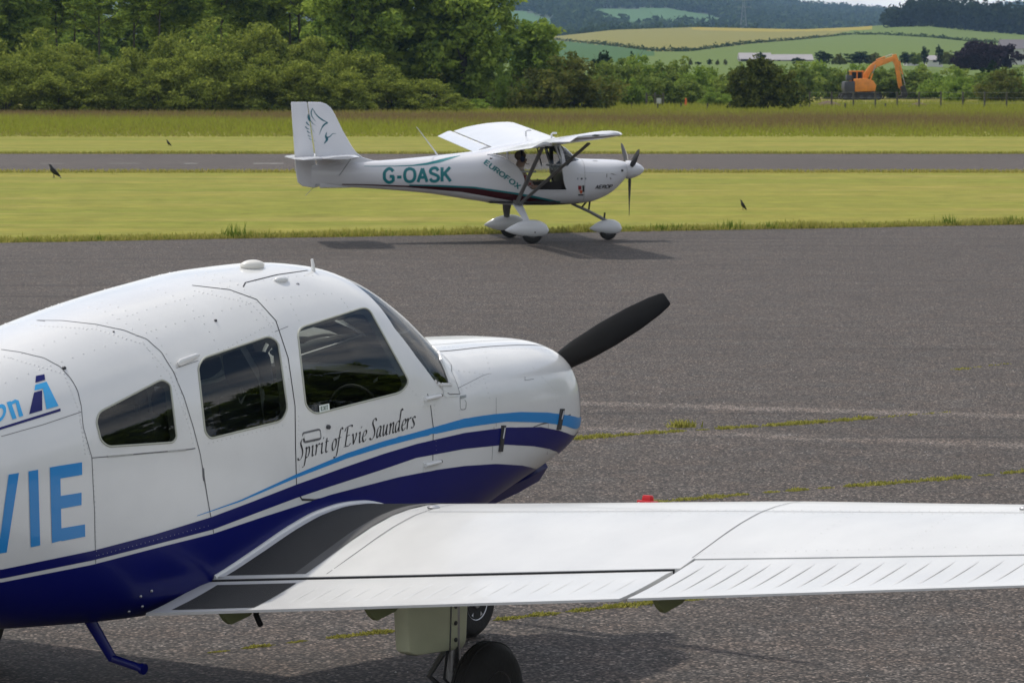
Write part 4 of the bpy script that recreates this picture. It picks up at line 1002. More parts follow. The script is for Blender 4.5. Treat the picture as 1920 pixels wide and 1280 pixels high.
# ---- rivets
def rivet(mb, p, n, r=.0046, h=.0024):
    n = Vector(n); u = n.orthogonal().normalized(); w = n.cross(u)
    vs = [p + (u * math.cos(k * 1.047) + w * math.sin(k * 1.047)) * r for k in range(6)] + [p + n * h]
    mb.add(vs, [(k, (k + 1) % 6, 6) for k in range(6)])
m = MB()
def riv_line(P, step, sides=(1, -1)):
    for (s, a) in P:
        if any(inpoly(s, a, W_) for W_ in POLY): continue
        for side in sides:
            y, z = LA.yz(s, a); n = LA.normal(s, y, z); rivet(m, Vector((-s, -side * y, z)), (n[0], -side * n[1], n[2]))
for s in (2.90, 2.97, 3.58, 3.66, 3.28): riv_line([(s, a) for a in np.arange(.35, 1.5, .075)], 0)
for P in ([(8, 668), (120, 700), (148, 770), (160, 850)], [(60, 610), (180, 617), (270, 645), (318, 700), (355, 800)], [(365, 545), (470, 568), (505, 605), (530, 680)], [(185, 1040), (390, 985)], [(830, 650), (1030, 655)], [(865, 720), (860, 800)], [(1000, 690), (1040, 730), (1045, 760)], [(815, 760), (818, 860)], [(560, 780), (562, 880)], [(420, 660), (505, 628)], [(392, 830), (530, 797)]): riv_line([LA.sa(*q) for q in densify(P, 8, False)], 0)
for a in (.95, 1.18): riv_line([(s, a) for s in np.arange(2.35, 4.6, .06)], 0)
for P in ([(175, 880), (179, 960), (181, 1050)], [(150, 790), (168, 850)], [(215, 770), (300, 722)], [(330, 700), (362, 830)], [(420, 655), (520, 600)], [(640, 560), (780, 740)], [(830, 690), (900, 700)], [(905, 640), (920, 700)], [(905, 700), (918, 745)], [(560, 600), (545, 570)], [(850, 740), (915, 705)]):
    riv_line([LA.sa(*q) for q in densify(P, 9, False)], 0)
M_RIVET = principled('rivet_heads', (.64, .64, .63), .4)
o = m.obj('rivets', M_RIVET, fuse, None, fix=False); o['kind'] = 'stuff'

# ---- lettering
m = MB()
tx = [('S', 0), ('p', 72), ('i', 148), ('r', 195), ('i', 262), ('t', 312), ('o', 400), ('f', 452), ('E', 558), ('v', 640), ('i', 725), ('e', 770), ('S', 880), ('a', 945), ('u', 1018), ('n', 1098), ('d', 1172), ('e', 1250), ('r', 1310), ('s', 1372)]
pen_text(m, tx, (559.5, 862.0), -.2836, .1535, 17, LA.stick, shear=.10)
m.obj('script_lettering', M_INK, fuse, None)
def px4(P): return [(x / 3.368, 680 + y / 3.368) for x, y in P]
m = MB(); mo = MB()
VIE = [[(313, 660), (378, 648), (387, 1120), (326, 1136)], [(378, 648), (516, 627), (517, 706), (379, 729)], [(380, 839), (513, 818), (513, 896), (381, 920)], [(384, 1043), (535, 1018), (536, 1095), (386, 1124)],
       [(178, 684), (239, 674), (252, 1150), (192, 1163)], [(53, 705), (118, 694), (40, 1195), (-15, 1204)], [(53 - 226, 738), (-110, 727), (-2, 1110), (-20, 1204)]]
for q in VIE: quad_decal(m, LA, px4(q), 5, 8, .0024)
m.obj('registration_letters', M_SKYBLUE, fuse, None)
m = MB(); quad_decal(m, LA, px4([(40, 250), (66, 242), (104, 350), (78, 358)]), 3, 5, .0020); quad_decal(m, LA, px4([(92, 232), (116, 238), (146, 335), (120, 343)]), 3, 5, .0021)
quad_decal(m, LA, px4([(58, 252), (96, 231), (104, 249), (66, 270)]), 3, 2, .0022)
for k in range(14):
    a0, a1 = 2 * math.pi * k / 14, 2 * math.pi * (k + 1) / 14; f = lambda a, r: (-6 + math.cos(a) * 44 * r + 8 * math.sin(a) * r, 320 - math.sin(a) * 58 * r - math.cos(a) * 12 * r)
    quad_decal(m, LA, px4([f(a0, 1), f(a1, 1), f(a1, .58), f(a0, .58)]), 2, 1, .0021)
m.obj('name_letters', M_CYAN, fuse, None)
m = MB()
quad_decal(m, LA, px4([(226, 84), (280, 73), (284, 108), (222, 127)]), 4, 3, .0020)
quad_decal(m, LA, px4([(214, 188), (265, 174), (266, 300), (183, 325)]), 4, 6, .0020)
quad_decal(m, LA, px4([(-40, 420), (380, 288), (382, 305), (-40, 436)]), 16, 1, .0020)
m.obj('logo_navy', M_NAVY, fuse, None)
m = MB(); quad_decal(m, LA, px4([(264, 129), (293, 120), (368, 272), (292, 294)]), 4, 6, .0022); quad_decal(m, LA, px4([(222, 140), (285, 123), (288, 158), (216, 176)]), 4, 2, .0024)
m.obj('logo_cyan', M_CYAN, fuse, None)
# ---- small fittings on the cabin side
def plate(name, c, mat, eps=.003, nu=2, nv=2, th=.006):
    m = MB(); vs0 = [LA.stick(*p, .0005) for p in c]; vs1 = [LA.stick(*p, th) for p in c]
    m.add(vs0 + vs1, [(3, 2, 1, 0), (4, 5, 6, 7), (0, 1, 5, 4), (1, 2, 6, 5), (2, 3, 7, 6), (3, 0, 4, 7)]); return m.obj(name, mat, fuse, 30)
for (x, y) in ((806, 750), (806, 873)):
    plate('hinge_plate', [(x - 13, y - 6), (x + 8, y - 11), (x + 8, y + 8), (x - 13, y + 12)], M_WHITE, th=.004)
    m = MB(); m.tube([LA.stick(x - 12, y - 1, .012), LA.stick(x + 16, y - 8, .012)], .009, 10); m.obj('hinge_pin', M_WHITE, fuse)
    m = MB(); m.tube([LA.stick(x + 15, y - 8, .012), LA.stick(x + 18, y - 8.7, .012)], .0075, 10); m.obj('hinge_bolt', M_DARK, fuse)
for (x0, y0, x1, y1) in ((943, 797, 937, 846), (1053, 766, 1046, 805)):       # cowl latches
    plate('cowl_latch', [(x0 - 3.2, y0), (x0 + 3.2, y0), (x1 + 3, y1), (x1 - 3, y1)], M_DARKMETAL, th=.010)
    m = MB(); m.tube([LA.stick(x0, y0 + 4, .013), LA.stick((x0 + x1) / 2, (y0 + y1) / 2, .012)], .004, 6); m.obj('latch_hook', M_STEEL, fuse)
# recessed door handle: outline and knob
m = MB(); ribbon(m, LA, seam([(566, 812), (600, 804), (602, 822), (569, 829)], closed=True, r=5), .0045, .0016, (1,)); m.obj('door_handle', M_SEAM, fuse)
m = MB(); m.revolve([(.001, 0), (.010, 0), (.010, .010), (.006, .014), (.001, .014)], Matrix.Translation(LA.stick(614, 800, .001)) @ Matrix.Rotation(-math.pi / 2, 4, 'Z'), 14); m.obj('door_lock', M_DARKMETAL, fuse)
for q in ([(566, 812), (570, 811), (574, 829), (570, 830)],): plate('handle_lever', [(569, 814), (597, 807), (599, 819), (571, 826)], M_WHITE, th=.004)
# EXIT placard on the door window
eg = [(597, 760), (616, 756), (617, 769), (598, 773)]
m = MB(); quad_decal(m, LA, eg, 2, 2, .004); ex = m.obj('exit_placard', principled('placard_white', (.75, .8, .76), .5), fuse, None)
def bil(c, u, v, inset=.14): u = inset + u * (1 - 2 * inset); v = .2 + v * .6; c = [np.array(p, float) for p in c]; p = (c[3] * (1 - u) + c[2] * u) * (1 - v) + (c[0] * (1 - u) + c[1] * u) * v; return p
sans_text('exit_letters', 'EXIT', lambda u, v, e: LA.stick(*bil(eg, u, v), .005 + e), principled('placard_green', (.01, .06, .035), .5), ex, 16)
# vent scoop, aerials, beacon, lamp screws
m = MB(); a, b = LA.stick(330, 684, .012), LA.stick(371, 667, .012); m.tube([a, a.lerp(b, .12), a.lerp(b, .85), b], [.006, .016, .012, .004], 10, flat=.6); m.obj('cabin_vent', M_WHITE, fuse)
bp = LA.stick(473, 501, 0)
m = MB(); m.ellipsoid(bp + Vector((0, 0, .008)), (.072, .042, .026), 20, 10); m.obj('roof_beacon', principled('beacon_cream', (.74, .72, .66), .35), fuse)
bp = LA.stick(588, 508, 0); m = MB(); m.tube([bp - Vector((0, 0, .01)), bp + Vector((-.005, 0, .03)), bp + Vector((-.012, 0, .055))], [.010, .008, .006], 8); m.obj('rod_aerial', M_WHITE, fuse)
bp = LA.stick(527, 526, 0); m = MB(); m.ellipsoid(bp + Vector((0, 0, .004)), (.048, .020, .016), 14, 8); m.obj('roof_vent', M_WHITE, fuse)
bp = LA.stick(558, 532, 0); m = MB(); m.ellipsoid(bp, (.012, .006, .005), 10, 6); m.obj('roof_clip', M_STEEL, fuse)
for (x, y, r) in ((404, 601, .008), (120, 690, .010), (213, 622, .005)):
    bp = LA.stick(x, y, .001); m = MB(); m.ellipsoid(bp, (r, r, r * .8), 10, 6); m.obj('drain_stud', M_DARKMETAL, fuse)
m = MB(); ribbon(m, LA, seam([(862, 745), (863, 768), (873, 767), (874, 752)], r=4), .003, .0015, (1,)); ribbon(m, LA, seam([(984, 713), (1001, 710)]), .003, .0015, (1,)); ribbon(m, LA, seam([(984, 706), (984, 713)]), .003, .0015, (1,)); m.obj('panel_seam', M_SEAM, fuse)
plate('fuel_drain_door', [(862, 742), (873, 740), (873, 745), (862, 747)], M_STEEL, th=.004)
plate('baggage_hinge', [(201, 854), (347, 842), (347, 845), (201, 857)], M_STEEL, th=.004)
# cowl chin scoop seen past the nose
m = MB(); m.loft([[Vector((-s, y * w_, z0 + dz)) for (y, dz) in ((-.16, 0), (-.12, -.075), (0, -.095), (.12, -.075), (.16, 0), (0, .06))] for s, w_, z0 in ((.34, .9, .875), (.40, 1.35, .840), (.60, 1.4, .80), (1.05, .9, .70))]); m.obj('chin_scoop', M_NAVY, PA)

# ---- cabin interior
MB().box((-2.80, 0, .66), (2.1, .74, .04)).obj('cabin_floor', M_DARK, PA, None)
m = MB(); m.box((-1.86, 0, 1.26), (.10, .92, .36)); m.box((-1.78, 0, 1.43), (.30, .90, .03)); m.obj('instrument_panel', M_DARK, PA, 30, .01)
def seat(x, y, name='seat'):
    root = bpy.data.objects.new(name, None); link(root, PA)
    MB().box((x + .22, y, .86), (.46, .42, .13)).obj('cushion', M_SEAT, root, 30, .04)
    rot = Matrix.Rotation(R(-12), 3, 'Y'); MB().box((x - .05, y, 1.14), (.12, .42, .56), rot, taper=.9).obj('backrest', M_SEAT, root, 30, .045)
    MB().box((x - .145, y, 1.53), (.09, .24, .17), rot).obj('headrest', M_SEAT, root, 30, .035)
    m = MB()
    for dy in (-.06, .06): m.tube([(x - .105, y + dy, 1.38), (x - .125, y + dy, 1.48)], .007, 6)
    m.obj('headrest_post', M_STEEL, root)
    return root
for (x, y) in ((-2.66, -.24), (-2.66, .24), (-3.50, -.24), (-3.50, .24)): seat(x, y)
M_BELT = principled('belt_webbing', (.36, .37, .38), .8)
for (x, y) in ((-2.80, -.33), (-2.80, .33)):
    m = MB(); m.tube([(x - .3, y * 1.25, 1.72), (x - .03, y, 1.50), (x + .02, y, 1.22)], [.022, .022, .022], 4, flat=.15); m.obj('shoulder_belt', M_BELT, PA)
for y in (-.24, .24):
    m = MB(); m.ellipsoid((-2.15, y, 1.78), (.03, .10, .075), 16, 8); m.obj('sun_visor', principled('smoked_visor', (.06, .065, .07), .4), PA)
    m = MB(); m.tube([(-1.93, y, 1.28), (-2.04, y, 1.29)], .012, 8); m.tube([(-2.04, y + .13 * math.cos(a), 1.29 + .10 * math.sin(a)) for a in np.linspace(-.6, 3.74, 15)], .012, 8); m.obj('control_yoke', M_DARK, PA)
for P in ([(634, 706), (648, 700), (645, 707), (636, 712)], [(709, 712), (719, 704), (718, 711), (711, 716)], [(455, 740), (458, 752), (463, 756), (461, 750)], [(471, 737), (463, 756), (459, 752), (466, 742)]):
    m = MB(); quad_decal(m, LA, P, 1, 1, -.030); m.obj('buckle', M_STEEL, PA, None)

# ---- propeller and spinner
HUB = Vector((-.20, 0, 1.27))
m = MB(); m.revolve([(.155, -.10), (.160, -.07), (.155, 0), (.135, .08), (.10, .16), (.05, .23), (.012, .26), (.002, .262)], Matrix.Translation(HUB), 32); m.obj('spinner', M_WHITE, PA)
ty, tz = LA.station(1248, 561, .20); bd = Vector((0, -ty, tz - HUB.z)); RB = bd.length + .01; bd.normalize(); bt = Vector((1, 0, 0)).cross(bd).normalized()
for sgn in (1, -1):
    m = MB(); rings = []
    for t, ch, th, tw in ((.10, .09, .055, 52), (.2, .12, .040, 44), (.35, .142, .028, 36), (.55, .146, .020, 28), (.75, .132, .014, 22), (.9, .106, .010, 19), (.975, .082, .008, 18), (.995, .070, .007, 18), (1.0, .058, .005, 18)):
        c = HUB + bd * (RB * t * sgn); u = (bt * math.cos(R(tw)) * sgn + Vector((1, 0, 0)) * math.sin(R(tw))); v = bd.cross(u).normalized()
        rings.append([c + u * ch * .5 * math.cos(a) + v * th * .5 * math.sin(a) for a in np.linspace(0, 2 * math.pi, 20, endpoint=False)])
    m.loft(rings); m.obj('propeller_blade', M_BLACK, PA, 60)

# ---- wings
def zTE(y): return .605 + .1228 * (y - .58)
def sLE(y): return float(np.interp(y, [0, 2.85, 5.33], [2.03, 2.05, 2.45]))
def sTE(y): return float(np.interp(y, [0, 2.85, 5.33], [3.78, 3.78, 3.72]))
def Hw(y): return float(np.interp(y, [.4, .6, 1.5, 2.7, 3.5, 4.5, 5.33], [.315, .308, .272, .228, .192, .150, .11]))
UP = pchip([(0, .30), (.006, .42), (.02, .54), (.06, .72), (.13, .885), (.22, .98), (.30, 1.0), (.40, .955), (.5, .83), (.65, .54), (.77, .30), (.9, .11), (1, .0)])
LO = pchip([(0, .30), (.006, .20), (.03, .10), (.10, .02), (.3, -.04), (.5, -.06), (.7, -.05), (.9, -.03), (1, -.025)])
def wz(s, y, low=False):
    t = (s - sLE(y)) / (sTE(y) - sLE(y)); return zTE(y) + Hw(y) * float((LO if low else UP)(t))
def wpt(s, y, side=1, e=0.0, low=False): return Vector((-s, -side * y, wz(s, y, low) + (-e if low else e)))
TS = [0, .003, .008, .016, .03, .05, .08, .12, .17, .22, .28, .35, .42, .5, .58, .66]
def wing_box(m, y0, y1, tend, side, ny=16):
    rings = []
    for y in np.linspace(y0, y1, ny):
        c = sTE(y) - sLE(y); ts = [t for t in TS if t < tend] + [tend]
        up = [Vector((-(sLE(y) + t * c), -side * y, zTE(y) + Hw(y) * float(UP(t)))) for t in reversed(ts)]
        lo = [Vector((-(sLE(y) + t * c), -side * y, zTE(y) + Hw(y) * float(LO(t)))) for t in ts[1:]]
        rings.append(up + lo)
    m.loft(rings)
def surf_flap(m, y0, y1, t0, side, ny=12, drop=0.0, nose=.008, nd=.010):
    rings = []
    for y in np.linspace(y0, y1, ny):
        c = sTE(y) - sLE(y); ts = np.linspace(t0, 1, 8); f = lambda t, fn, e=0: Vector((-(sLE(y) + t * c), -side * y, zTE(y) + Hw(y) * float(fn(t)) - drop * (1 - 0 * t) + e))
        up = [f(t, UP) for t in reversed(ts)]; up[-1].z -= nd; mid = [f(t0, UP, -.035) + Vector((nose, 0, 0))]
        lo = [f(t, LO) for t in ts]; lo[0].z += .012; up[0].z += .002; lo[-1].z -= .002
        rings.append(up + mid + lo)
    m.loft(rings)
YF = 2.86; YA = 2.885; YAE = 5.02
for side in (1, -1):
    m = MB(); wing_box(m, .45, YF + .012, .772, side); wing_box(m, YF + .012, YAE, .715, side, 14); wing_box(m, YAE, 5.30, 1.0, side, 4)
    rings = []                                            # rounded tip
    for k, y in enumerate((5.30, 5.34, 5.37, 5.385)):
        f_ = (1, .93, .78, .5)[k]; c = (sTE(5.3) - sLE(5.3)); zc = zTE(y) + .03
        rings.append([Vector((-(sLE(5.3) + .5 * c + (t - .5) * c * f_), -side * y, zc + (zTE(5.3) + Hw(5.3) * float(fn(t)) - zTE(5.3) - .03) * f_)) for t, fn in [(t, UP) for t in (1, .66, .42, .22, .08, .016, 0)] + [(t, LO) for t in (.03, .12, .35, .66)]])
    m.loft(rings)
    wing = m.obj('wing', M_WHITE_WING, PA, 32)
    m = MB(); surf_flap(m, .49, YF - .012, .781, side, drop=.0, nose=.004, nd=.006); 
    for k in range(22):                                   # pressed stiffening beads
        y = .70 + k * .0975
        if y > YF - .06: break
        if y < 1.14: continue
        for (sa_, sb_) in ((.835, .955),):
            c = sTE(y) - sLE(y); p0, p1 = [wpt(sLE(y) + t * c, y, side, .0) for t in (sa_, sb_)]; w_ = .006
            pm = p0.lerp(p1, .08) + Vector((0, 0, .0013)); pe = p0.lerp(p1, .9) + Vector((0, 0, .0007)); dy = Vector((0, w_, 0))
            m.add([p0, pm - dy * 0, pe, p1, p0.lerp(p1, .08) + dy, p1.lerp(p0, .1) + dy, p0.lerp(p1, .08) - dy, p1.lerp(p0, .1) - dy], [(0, 4, 1), (1, 4, 5, 2), (2, 5, 3), (0, 1, 6), (1, 2, 7, 6), (2, 3, 7)])
    flap = m.obj('flap', M_WHITE_WING, wing, 25, fix=False)
    m = MB(); surf_flap(m, YA, YAE - .01, .7185, side, drop=.0, nose=.001, nd=.003)
    for k in range(22):
        y = YA + .08 + k * .098
        if y > YAE - .05: break
        c = sTE(y) - sLE(y); p0, p1 = [wpt(sLE(y) + t * c, y, side, 0) for t in (.752, .955)]; dy = Vector((0, .0065, 0)); pm = p0.lerp(p1, .08) + Vector((0, 0, .0014)); pe = p0.lerp(p1, .9) + Vector((0, 0, .0008))
        m.add([p0, pm, pe, p1, p0.lerp(p1, .08) + dy, p1.lerp(p0, .1) + dy, p0.lerp(p1, .08) - dy, p1.lerp(p0, .1) - dy], [(0, 4, 1), (1, 4, 5, 2), (2, 5, 3), (0, 1, 6), (1, 2, 7, 6), (2, 3, 7)])
    m.obj('aileron', M_WHITE_WING, wing, 25, fix=False)
    # black strip painting the gap's shade ahead of the flap, walkway, seams, rivets
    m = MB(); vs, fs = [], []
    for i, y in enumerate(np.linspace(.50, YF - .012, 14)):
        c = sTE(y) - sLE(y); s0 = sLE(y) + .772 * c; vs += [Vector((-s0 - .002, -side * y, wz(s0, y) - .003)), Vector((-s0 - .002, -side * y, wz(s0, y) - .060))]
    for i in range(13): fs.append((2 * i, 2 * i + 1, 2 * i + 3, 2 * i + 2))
    m.add(vs, fs); m.obj('flap_gap_shade_strip', M_DARK, wing, None)
    def patch(m, s0, s1, yi, yo, ns=24, ny=6, e=.0018):
        vs, fs = [], []
        for i in range(ns + 1):
            s = s0 + (s1 - s0) * i / ns
            for j in range(ny + 1): y = yi(s) + (yo(s) - yi(s)) * j / ny; vs.append(wpt(s, y, side, e))
        for i in range(ns):
            for j in range(ny): a = i * (ny + 1) + j; fs.append((a, a + 1, a + ny + 2, a + ny + 1))
        m.add(vs, fs)
    rootY = lambda s: float(LA.yz(min(max(s, .4), 7), LA.ang(s, min(wz(s, .56), LA.par(s)[1])))[0])
    m = MB(); patch(m, 2.18, 3.355, lambda s: rootY(s) + .045, lambda s: 1.00 + .02 * (3.35 - s)); m.obj('walkway', M_WALK, wing, 60)
    m = MB(); patch(m, 2.18, 3.355, lambda s: .94 + .02 * (3.35 - s), lambda s: 1.005 + .02 * (3.35 - s), e=.0026); m.obj('walkway_border', principled('walkway_grey', (.10, .10, .10), .85, var=.15), wing, 60)
    m = MB(); patch(m, 3.45, 3.745, lambda s: .60 - .0 * s, lambda s: 1.03 + .06 * (s - 3.45), 8, 6, .0018); m.obj('flap_walkway', M_WALK, wing, 60)
    m = MB()
    def wline(P, w=.004, e=.0014):
        P = densify(P, .04, False); vs, fs = [], []
        for i, p in enumerate(P):
            d = np.array(P[min(i + 1, len(P) - 1)]) - np.array(P[max(i - 1, 0)]); d /= np.linalg.norm(d); n = np.array((-d[1], d[0])) * w / 2
            for q in (p + n, p - n): vs.append(wpt(max(q[0], sLE(q[1]) + .001), q[1], side, e))
        for i in range(len(P) - 1): fs.append((2 * i, 2 * i + 1, 2 * i + 3, 2 * i + 2))
        m.add(vs, fs)
    for P_, w_ in (([(3.36, 1.12), (2.06, 1.16)], .005), ([(3.28, YF), (2.28, YF)], .005), ([(2.70, 1.16), (2.74, YF), (2.86, 4.95)], .004), ([(3.27, 4.32), (2.5, 4.32)], .004), ([(2.31, 1.45), (2.30, 2.2), (2.40, 2.7)], .003)):
        m = MB(); wline(P_, w_); m.obj('panel_seam', M_SEAM, wing, None)
    m = MB()
    for y in np.arange(1.0, 4.95, .045):
        for s in (float(np.interp(y, [1.16, YF, 4.95], [2.73, 2.77, 2.89])), float(np.interp(y, [1.16, YF, 4.95], [2.67, 2.71, 2.83])), 3.315 if y < YF else 3.235): rivet(m, wpt(s, y, side), (0, 0, 1), .0036, .0020)
    for yr in (1.6, 2.05, 2.45, 3.3, 3.75, 4.6):
        for s in np.arange(2.3, 3.2, .05): rivet(m, wpt(s, yr, side), (0, 0, 1), .0030, .0015)
    o = m.obj('rivets', M_RIVET, wing, None, fix=False); o['kind'] = 'stuff'
    for (s, y, r, mt) in ((2.62, 1.13, .028, M_STEEL), (2.73, 4.0, .018, M_STEEL)):
        m = MB(); m.revolve([(.001, 0), (r, 0), (r, .006), (r * .5, .012), (.001, .012)], Matrix.Translation(wpt(s, y, side)) @ Matrix.Rotation(-math.pi / 2, 4, 'Y'), 18); m.obj('filler_cap', mt, wing)
    for y in (.86, 1.62, 2.98):                            # hinge brackets under the trailing edge
        m = MB(); P = [(3.50, .0), (3.74, .0), (3.71, -.035), (3.68, -.055), (3.56, -.035)]
        m.prism(P, lambda s, dz: Vector((-s, -side * (y - .012), zTE(y) - .012 + dz)), lambda s, dz: Vector((-s, -side * (y + .012), zTE(y) - .012 + dz))); m.obj('hinge_bracket', principled('zinc_primer', (.20, .22, .10), .6), wing, None)
    # wing root fillet
    m = MB(); pts = []
    for s in np.linspace(2.05, 3.38, 40):
        y = rootY(s); pts.append(Vector((-s, -side * (y + .006), wz(s, max(y, .45)) + .006)))
    m.tube(pts, .013, 8); m.obj('root_fillet', M_WHITE, wing)
    m = MB(); vs, fs = [], []
    for i, s in enumerate(np.linspace(2.05, 3.375, 40)): 
        y = rootY(s); vs += [wpt(s, y + .003, side, .009), wpt(s, y + .05, side, .003)]
        if i: fs.append((2 * i - 2, 2 * i - 1, 2 * i + 1, 2 * i))
    m.add(vs, fs); m.obj('root_strip', M_WHITE, wing, 60)
    # main leg
    leg = bpy.data.objects.new('main_gear', None); link(leg, PA); yl = 1.36
    m = MB(); Pf = [(2.72, .62), (3.17, .66), (3.15, .425), (3.09, .405), (2.77, .385), (2.735, .41)]
    m.prism([(a, b) for a, b in Pf], lambda s, z: Vector((-s, -side * (yl - .045), z)), lambda s, z: Vector((-s, -side * (yl + .035), z))); m.obj('leg_fairing', principled('shade_tinted_white', (.72, .74, .52), .4, var=.06), leg, 30, .018)  # white fairing; the yellowish tint of its shade is mixed into the colour
    m = MB(); vs, fs = [], []
    m.box((-2.86, -side * (yl + .0365), .52), (.006, .004, .26), Matrix.Rotation(R(3), 3, 'Y')); m.obj('fairing_seam', M_SEAM, leg, None)
    for k in range(3):
        m = MB(); m.revolve([(.001, 0), (.010, 0), (.010, .004), (.001, .006)], Matrix.Translation((-2.825, -side * (yl + .036), .58 - k * .072)) @ Matrix.Rotation(-side * math.pi / 2, 4, 'Z'), 10); m.obj('fairing_screw', M_DARKMETAL, leg)
    m = MB(); m.tube([(-2.80, -side * yl, .66), (-2.80, -side * yl, .30)], .036, 14); m.tube([(-2.80, -side * yl, .40), (-2.80, -side * yl, .20)], .026, 14); m.obj('oleo_strut', M_STEEL, leg)
    m = MB(); m.tube([(-2.84, -side * yl, .40), (-2.97, -side * yl, .30), (-2.84, -side * yl, .21)], .014, 6); m.obj('torque_link', M_STEEL, leg)
    m = MB(); m.tube([(-2.786, -side * (yl - .03), .215), (-2.786, -side * 1.60, .215)], .022, 10); m.obj('axle', M_STEEL, leg)
    m = MB(); m.revolve([(.11, 0), (.11, .012), (.05, .012), (.05, 0)], Matrix.Translation((-2.786, -side * 1.43, .215)) @ Matrix.Rotation(-side * math.pi / 2, 4, 'Z'), 24); m.obj('brake_disc', M_DARKMETAL, leg)
    m = MB(); m.tube([(-2.86, -side * (yl + .02), .40), (-2.90, -side * (yl + .03), .28), (-2.86, -side * 1.45, .20)], .006, 6); m.obj('brake_hose', M_DARK, leg)
    wheel(leg, 'wheel', (-2.786, -side * 1.53, .218), .218, .152, .095, side)
# nose leg
leg = bpy.data.objects.new('nose_gear', None); link(leg, PA)
m = MB(); m.tube([(-.90, 0, .80), (-.82, 0, .42)], .035, 12); m.tube([(-.83, 0, .45), (-.81, 0, .36)], .026, 12); m.obj('oleo_strut', M_STEEL, leg)
m = MB()
for sy in (-1, 1): m.tube([(-.815, 0, .38), (-.81, sy * .085, .36), (-.795, sy * .085, .18)], [.022, .022, .018], 8)
m.obj('fork', M_STEEL, leg)
wheel(leg, 'wheel', (-.79, 0, .18), .18, .125, .088, 1, spokes=6)
# boarding step and drain pipe
m = MB(); m.tube([(-3.87, -.24, .575), (-3.80, -.32, .385)], [.026, .020], 10, flat=.6); m.tube([(-3.80, -.31, .39), (-3.81, -.50, .365)], [.018, .018], 10, flat=.7); m.tube([(-3.81, -.488, .367), (-3.81, -.505, .365)], .024, 12); m.obj('boarding_step', M_NAVY, PA)
m = MB()
for (dx, dz) in ((0, 0), (.05, .02), (0, .07), (.05, .09)): 
    q = LA.P(3.80 - dx, LA.ang(3.8, .60 + dz), 1, .002); m = MB(); m.ellipsoid(q, (.007, .007, .007), 8, 6); m.obj('step_bolt', M_STEEL, PA)
m = MB(); x, z = LA.plane(486, 1172, .42); m.tube([(x - .03, -.42, z + .14), (x - .02, -.42, z + .05), (x + .01, -.42, z)], .013, 8); m.obj('drain_pipe', M_DARK, PA)
# tail: fin, rudder, stabilator
m = MB()
def tail_loft(P, th):   # P: list of (x_le, x_te, z) -> thin symmetric sections
    rings = []
    for (x0, x1, z) in P:
        c = x0 - x1; rings.append([Vector((x0 - c * t, sg * th * c * (2.2 * math.sqrt(max(t, 0)) * (1 - t) + .01), z)) for t, sg in [(0, 0), (.05, 1), (.2, 1), (.5, 1), (.8, 1), (1, 1), (1, -1), (.8, -1), (.5, -1), (.2, -1), (.05, -1)]])
    return rings
m.loft(tail_loft([(-5.7, -6.85, 1.20), (-6.25, -6.85, 1.7), (-6.55, -6.9, 2.2)], .05)); m.obj('fin', M_WHITE, PA)
m = MB(); m.loft(tail_loft([(-6.86, -7.25, 1.05), (-6.87, -7.3, 1.7), (-6.91, -7.2, 2.2)], .03)); m.obj('rudder', M_NAVY, PA)
m = MB(); rings = [[Vector((-6.55 - .78 * t * (1 - .1 * abs(y)), y, 1.12 + sg * .035 * (2 * math.sqrt(t) * (1 - t) + .02))) for t, sg in [(0, 0), (.06, 1), (.25, 1), (.6, 1), (1, 1), (1, -1), (.6, -1), (.25, -1), (.06, -1)]] for y in (-1.95, -1, 0, 1, 1.95)]
m.loft(rings); m.obj('stabilator', M_WHITE, PA)
# red cover clipped on the leading edge (a loose thing on the wing)
y_, s_ = 2.03, 2.14
m = MB(); m.box((0, 0, .006), (.06, .075, .012)); m.box((.0, 0, .022), (.034, .045, .026), taper=.85)
cov = m.obj('vane_cover', principled('red_plastic', (.55, .015, .02), .4), None, 30, .004)
cov.location = PA.matrix_basis @ wpt(2.30, y_, 1, 0.0); cov.rotation_euler = (0, R(7), R(55))
tag(cov, 'small red plastic cover sitting on the wing leading edge', 'cover')
# ================================================================== HIGH-WING AEROPLANE (taxiing)
M_FWHITE = principled('gloss_white', (.70, .705, .73), .25, coat=.4, var=.02, vscale=3)
M_TEAL = principled('teal_vinyl', (.005, .19, .21), .4); M_MAROON = principled('maroon_vinyl', (.055, .006, .010), .35)
M_STRUT = principled('grey_strut', (.20, .20, .195), .45, var=.05); M_WHEELW = principled('spat_white', (.70, .71, .72), .3, coat=.4)
KF = dict(
 w=[(-1.83, .15), (-1.78, .21), (-1.6, .34), (-1.2, .45), (-.7, .52), (-.2, .55), (.4, .52), (1, .42), (2, .25), (3, .10), (3.5, .045)],
 t=[(-1.83, 1.29), (-1.78, 1.32), (-1.6, 1.345), (-1.0, 1.37), (-.95, 1.385), (-.75, 1.56), (-.55, 1.655), (-.3, 1.67), (.3, 1.60), (.65, 1.515), (1.15, 1.455), (2.48, 1.345), (3.5, 1.30)],
 m=[(-1.83, 1.16), (-1, 1.06), (-.2, 1.06), (1, 1.09), (2.5, 1.12), (3.5, 1.12)],
 b=[(-1.83, 1.05), (-1.78, .99), (-1.57, .80), (-1.4, .71), (-1.18, .64), (-.7, .60), (-.16, .595), (.15, .60), (.8, .685), (1.62, .81), (2.93, .915), (3.5, .94)],
 nu=[(-1.83, 2), (-1.4, 2.4), (-.7, 3), (.3, 3.2), (1, 2.6), (3.5, 2)], nl=[(-1.83, 2), (-1.4, 2.4), (-.7, 3.4), (.5, 3.6), (1.5, 2.8), (3.5, 2)])
FX_LOC = (.12, 52.7, 0.0)
LF = Loft(KF, FX_LOC, 11.0, -1.83, 3.5)
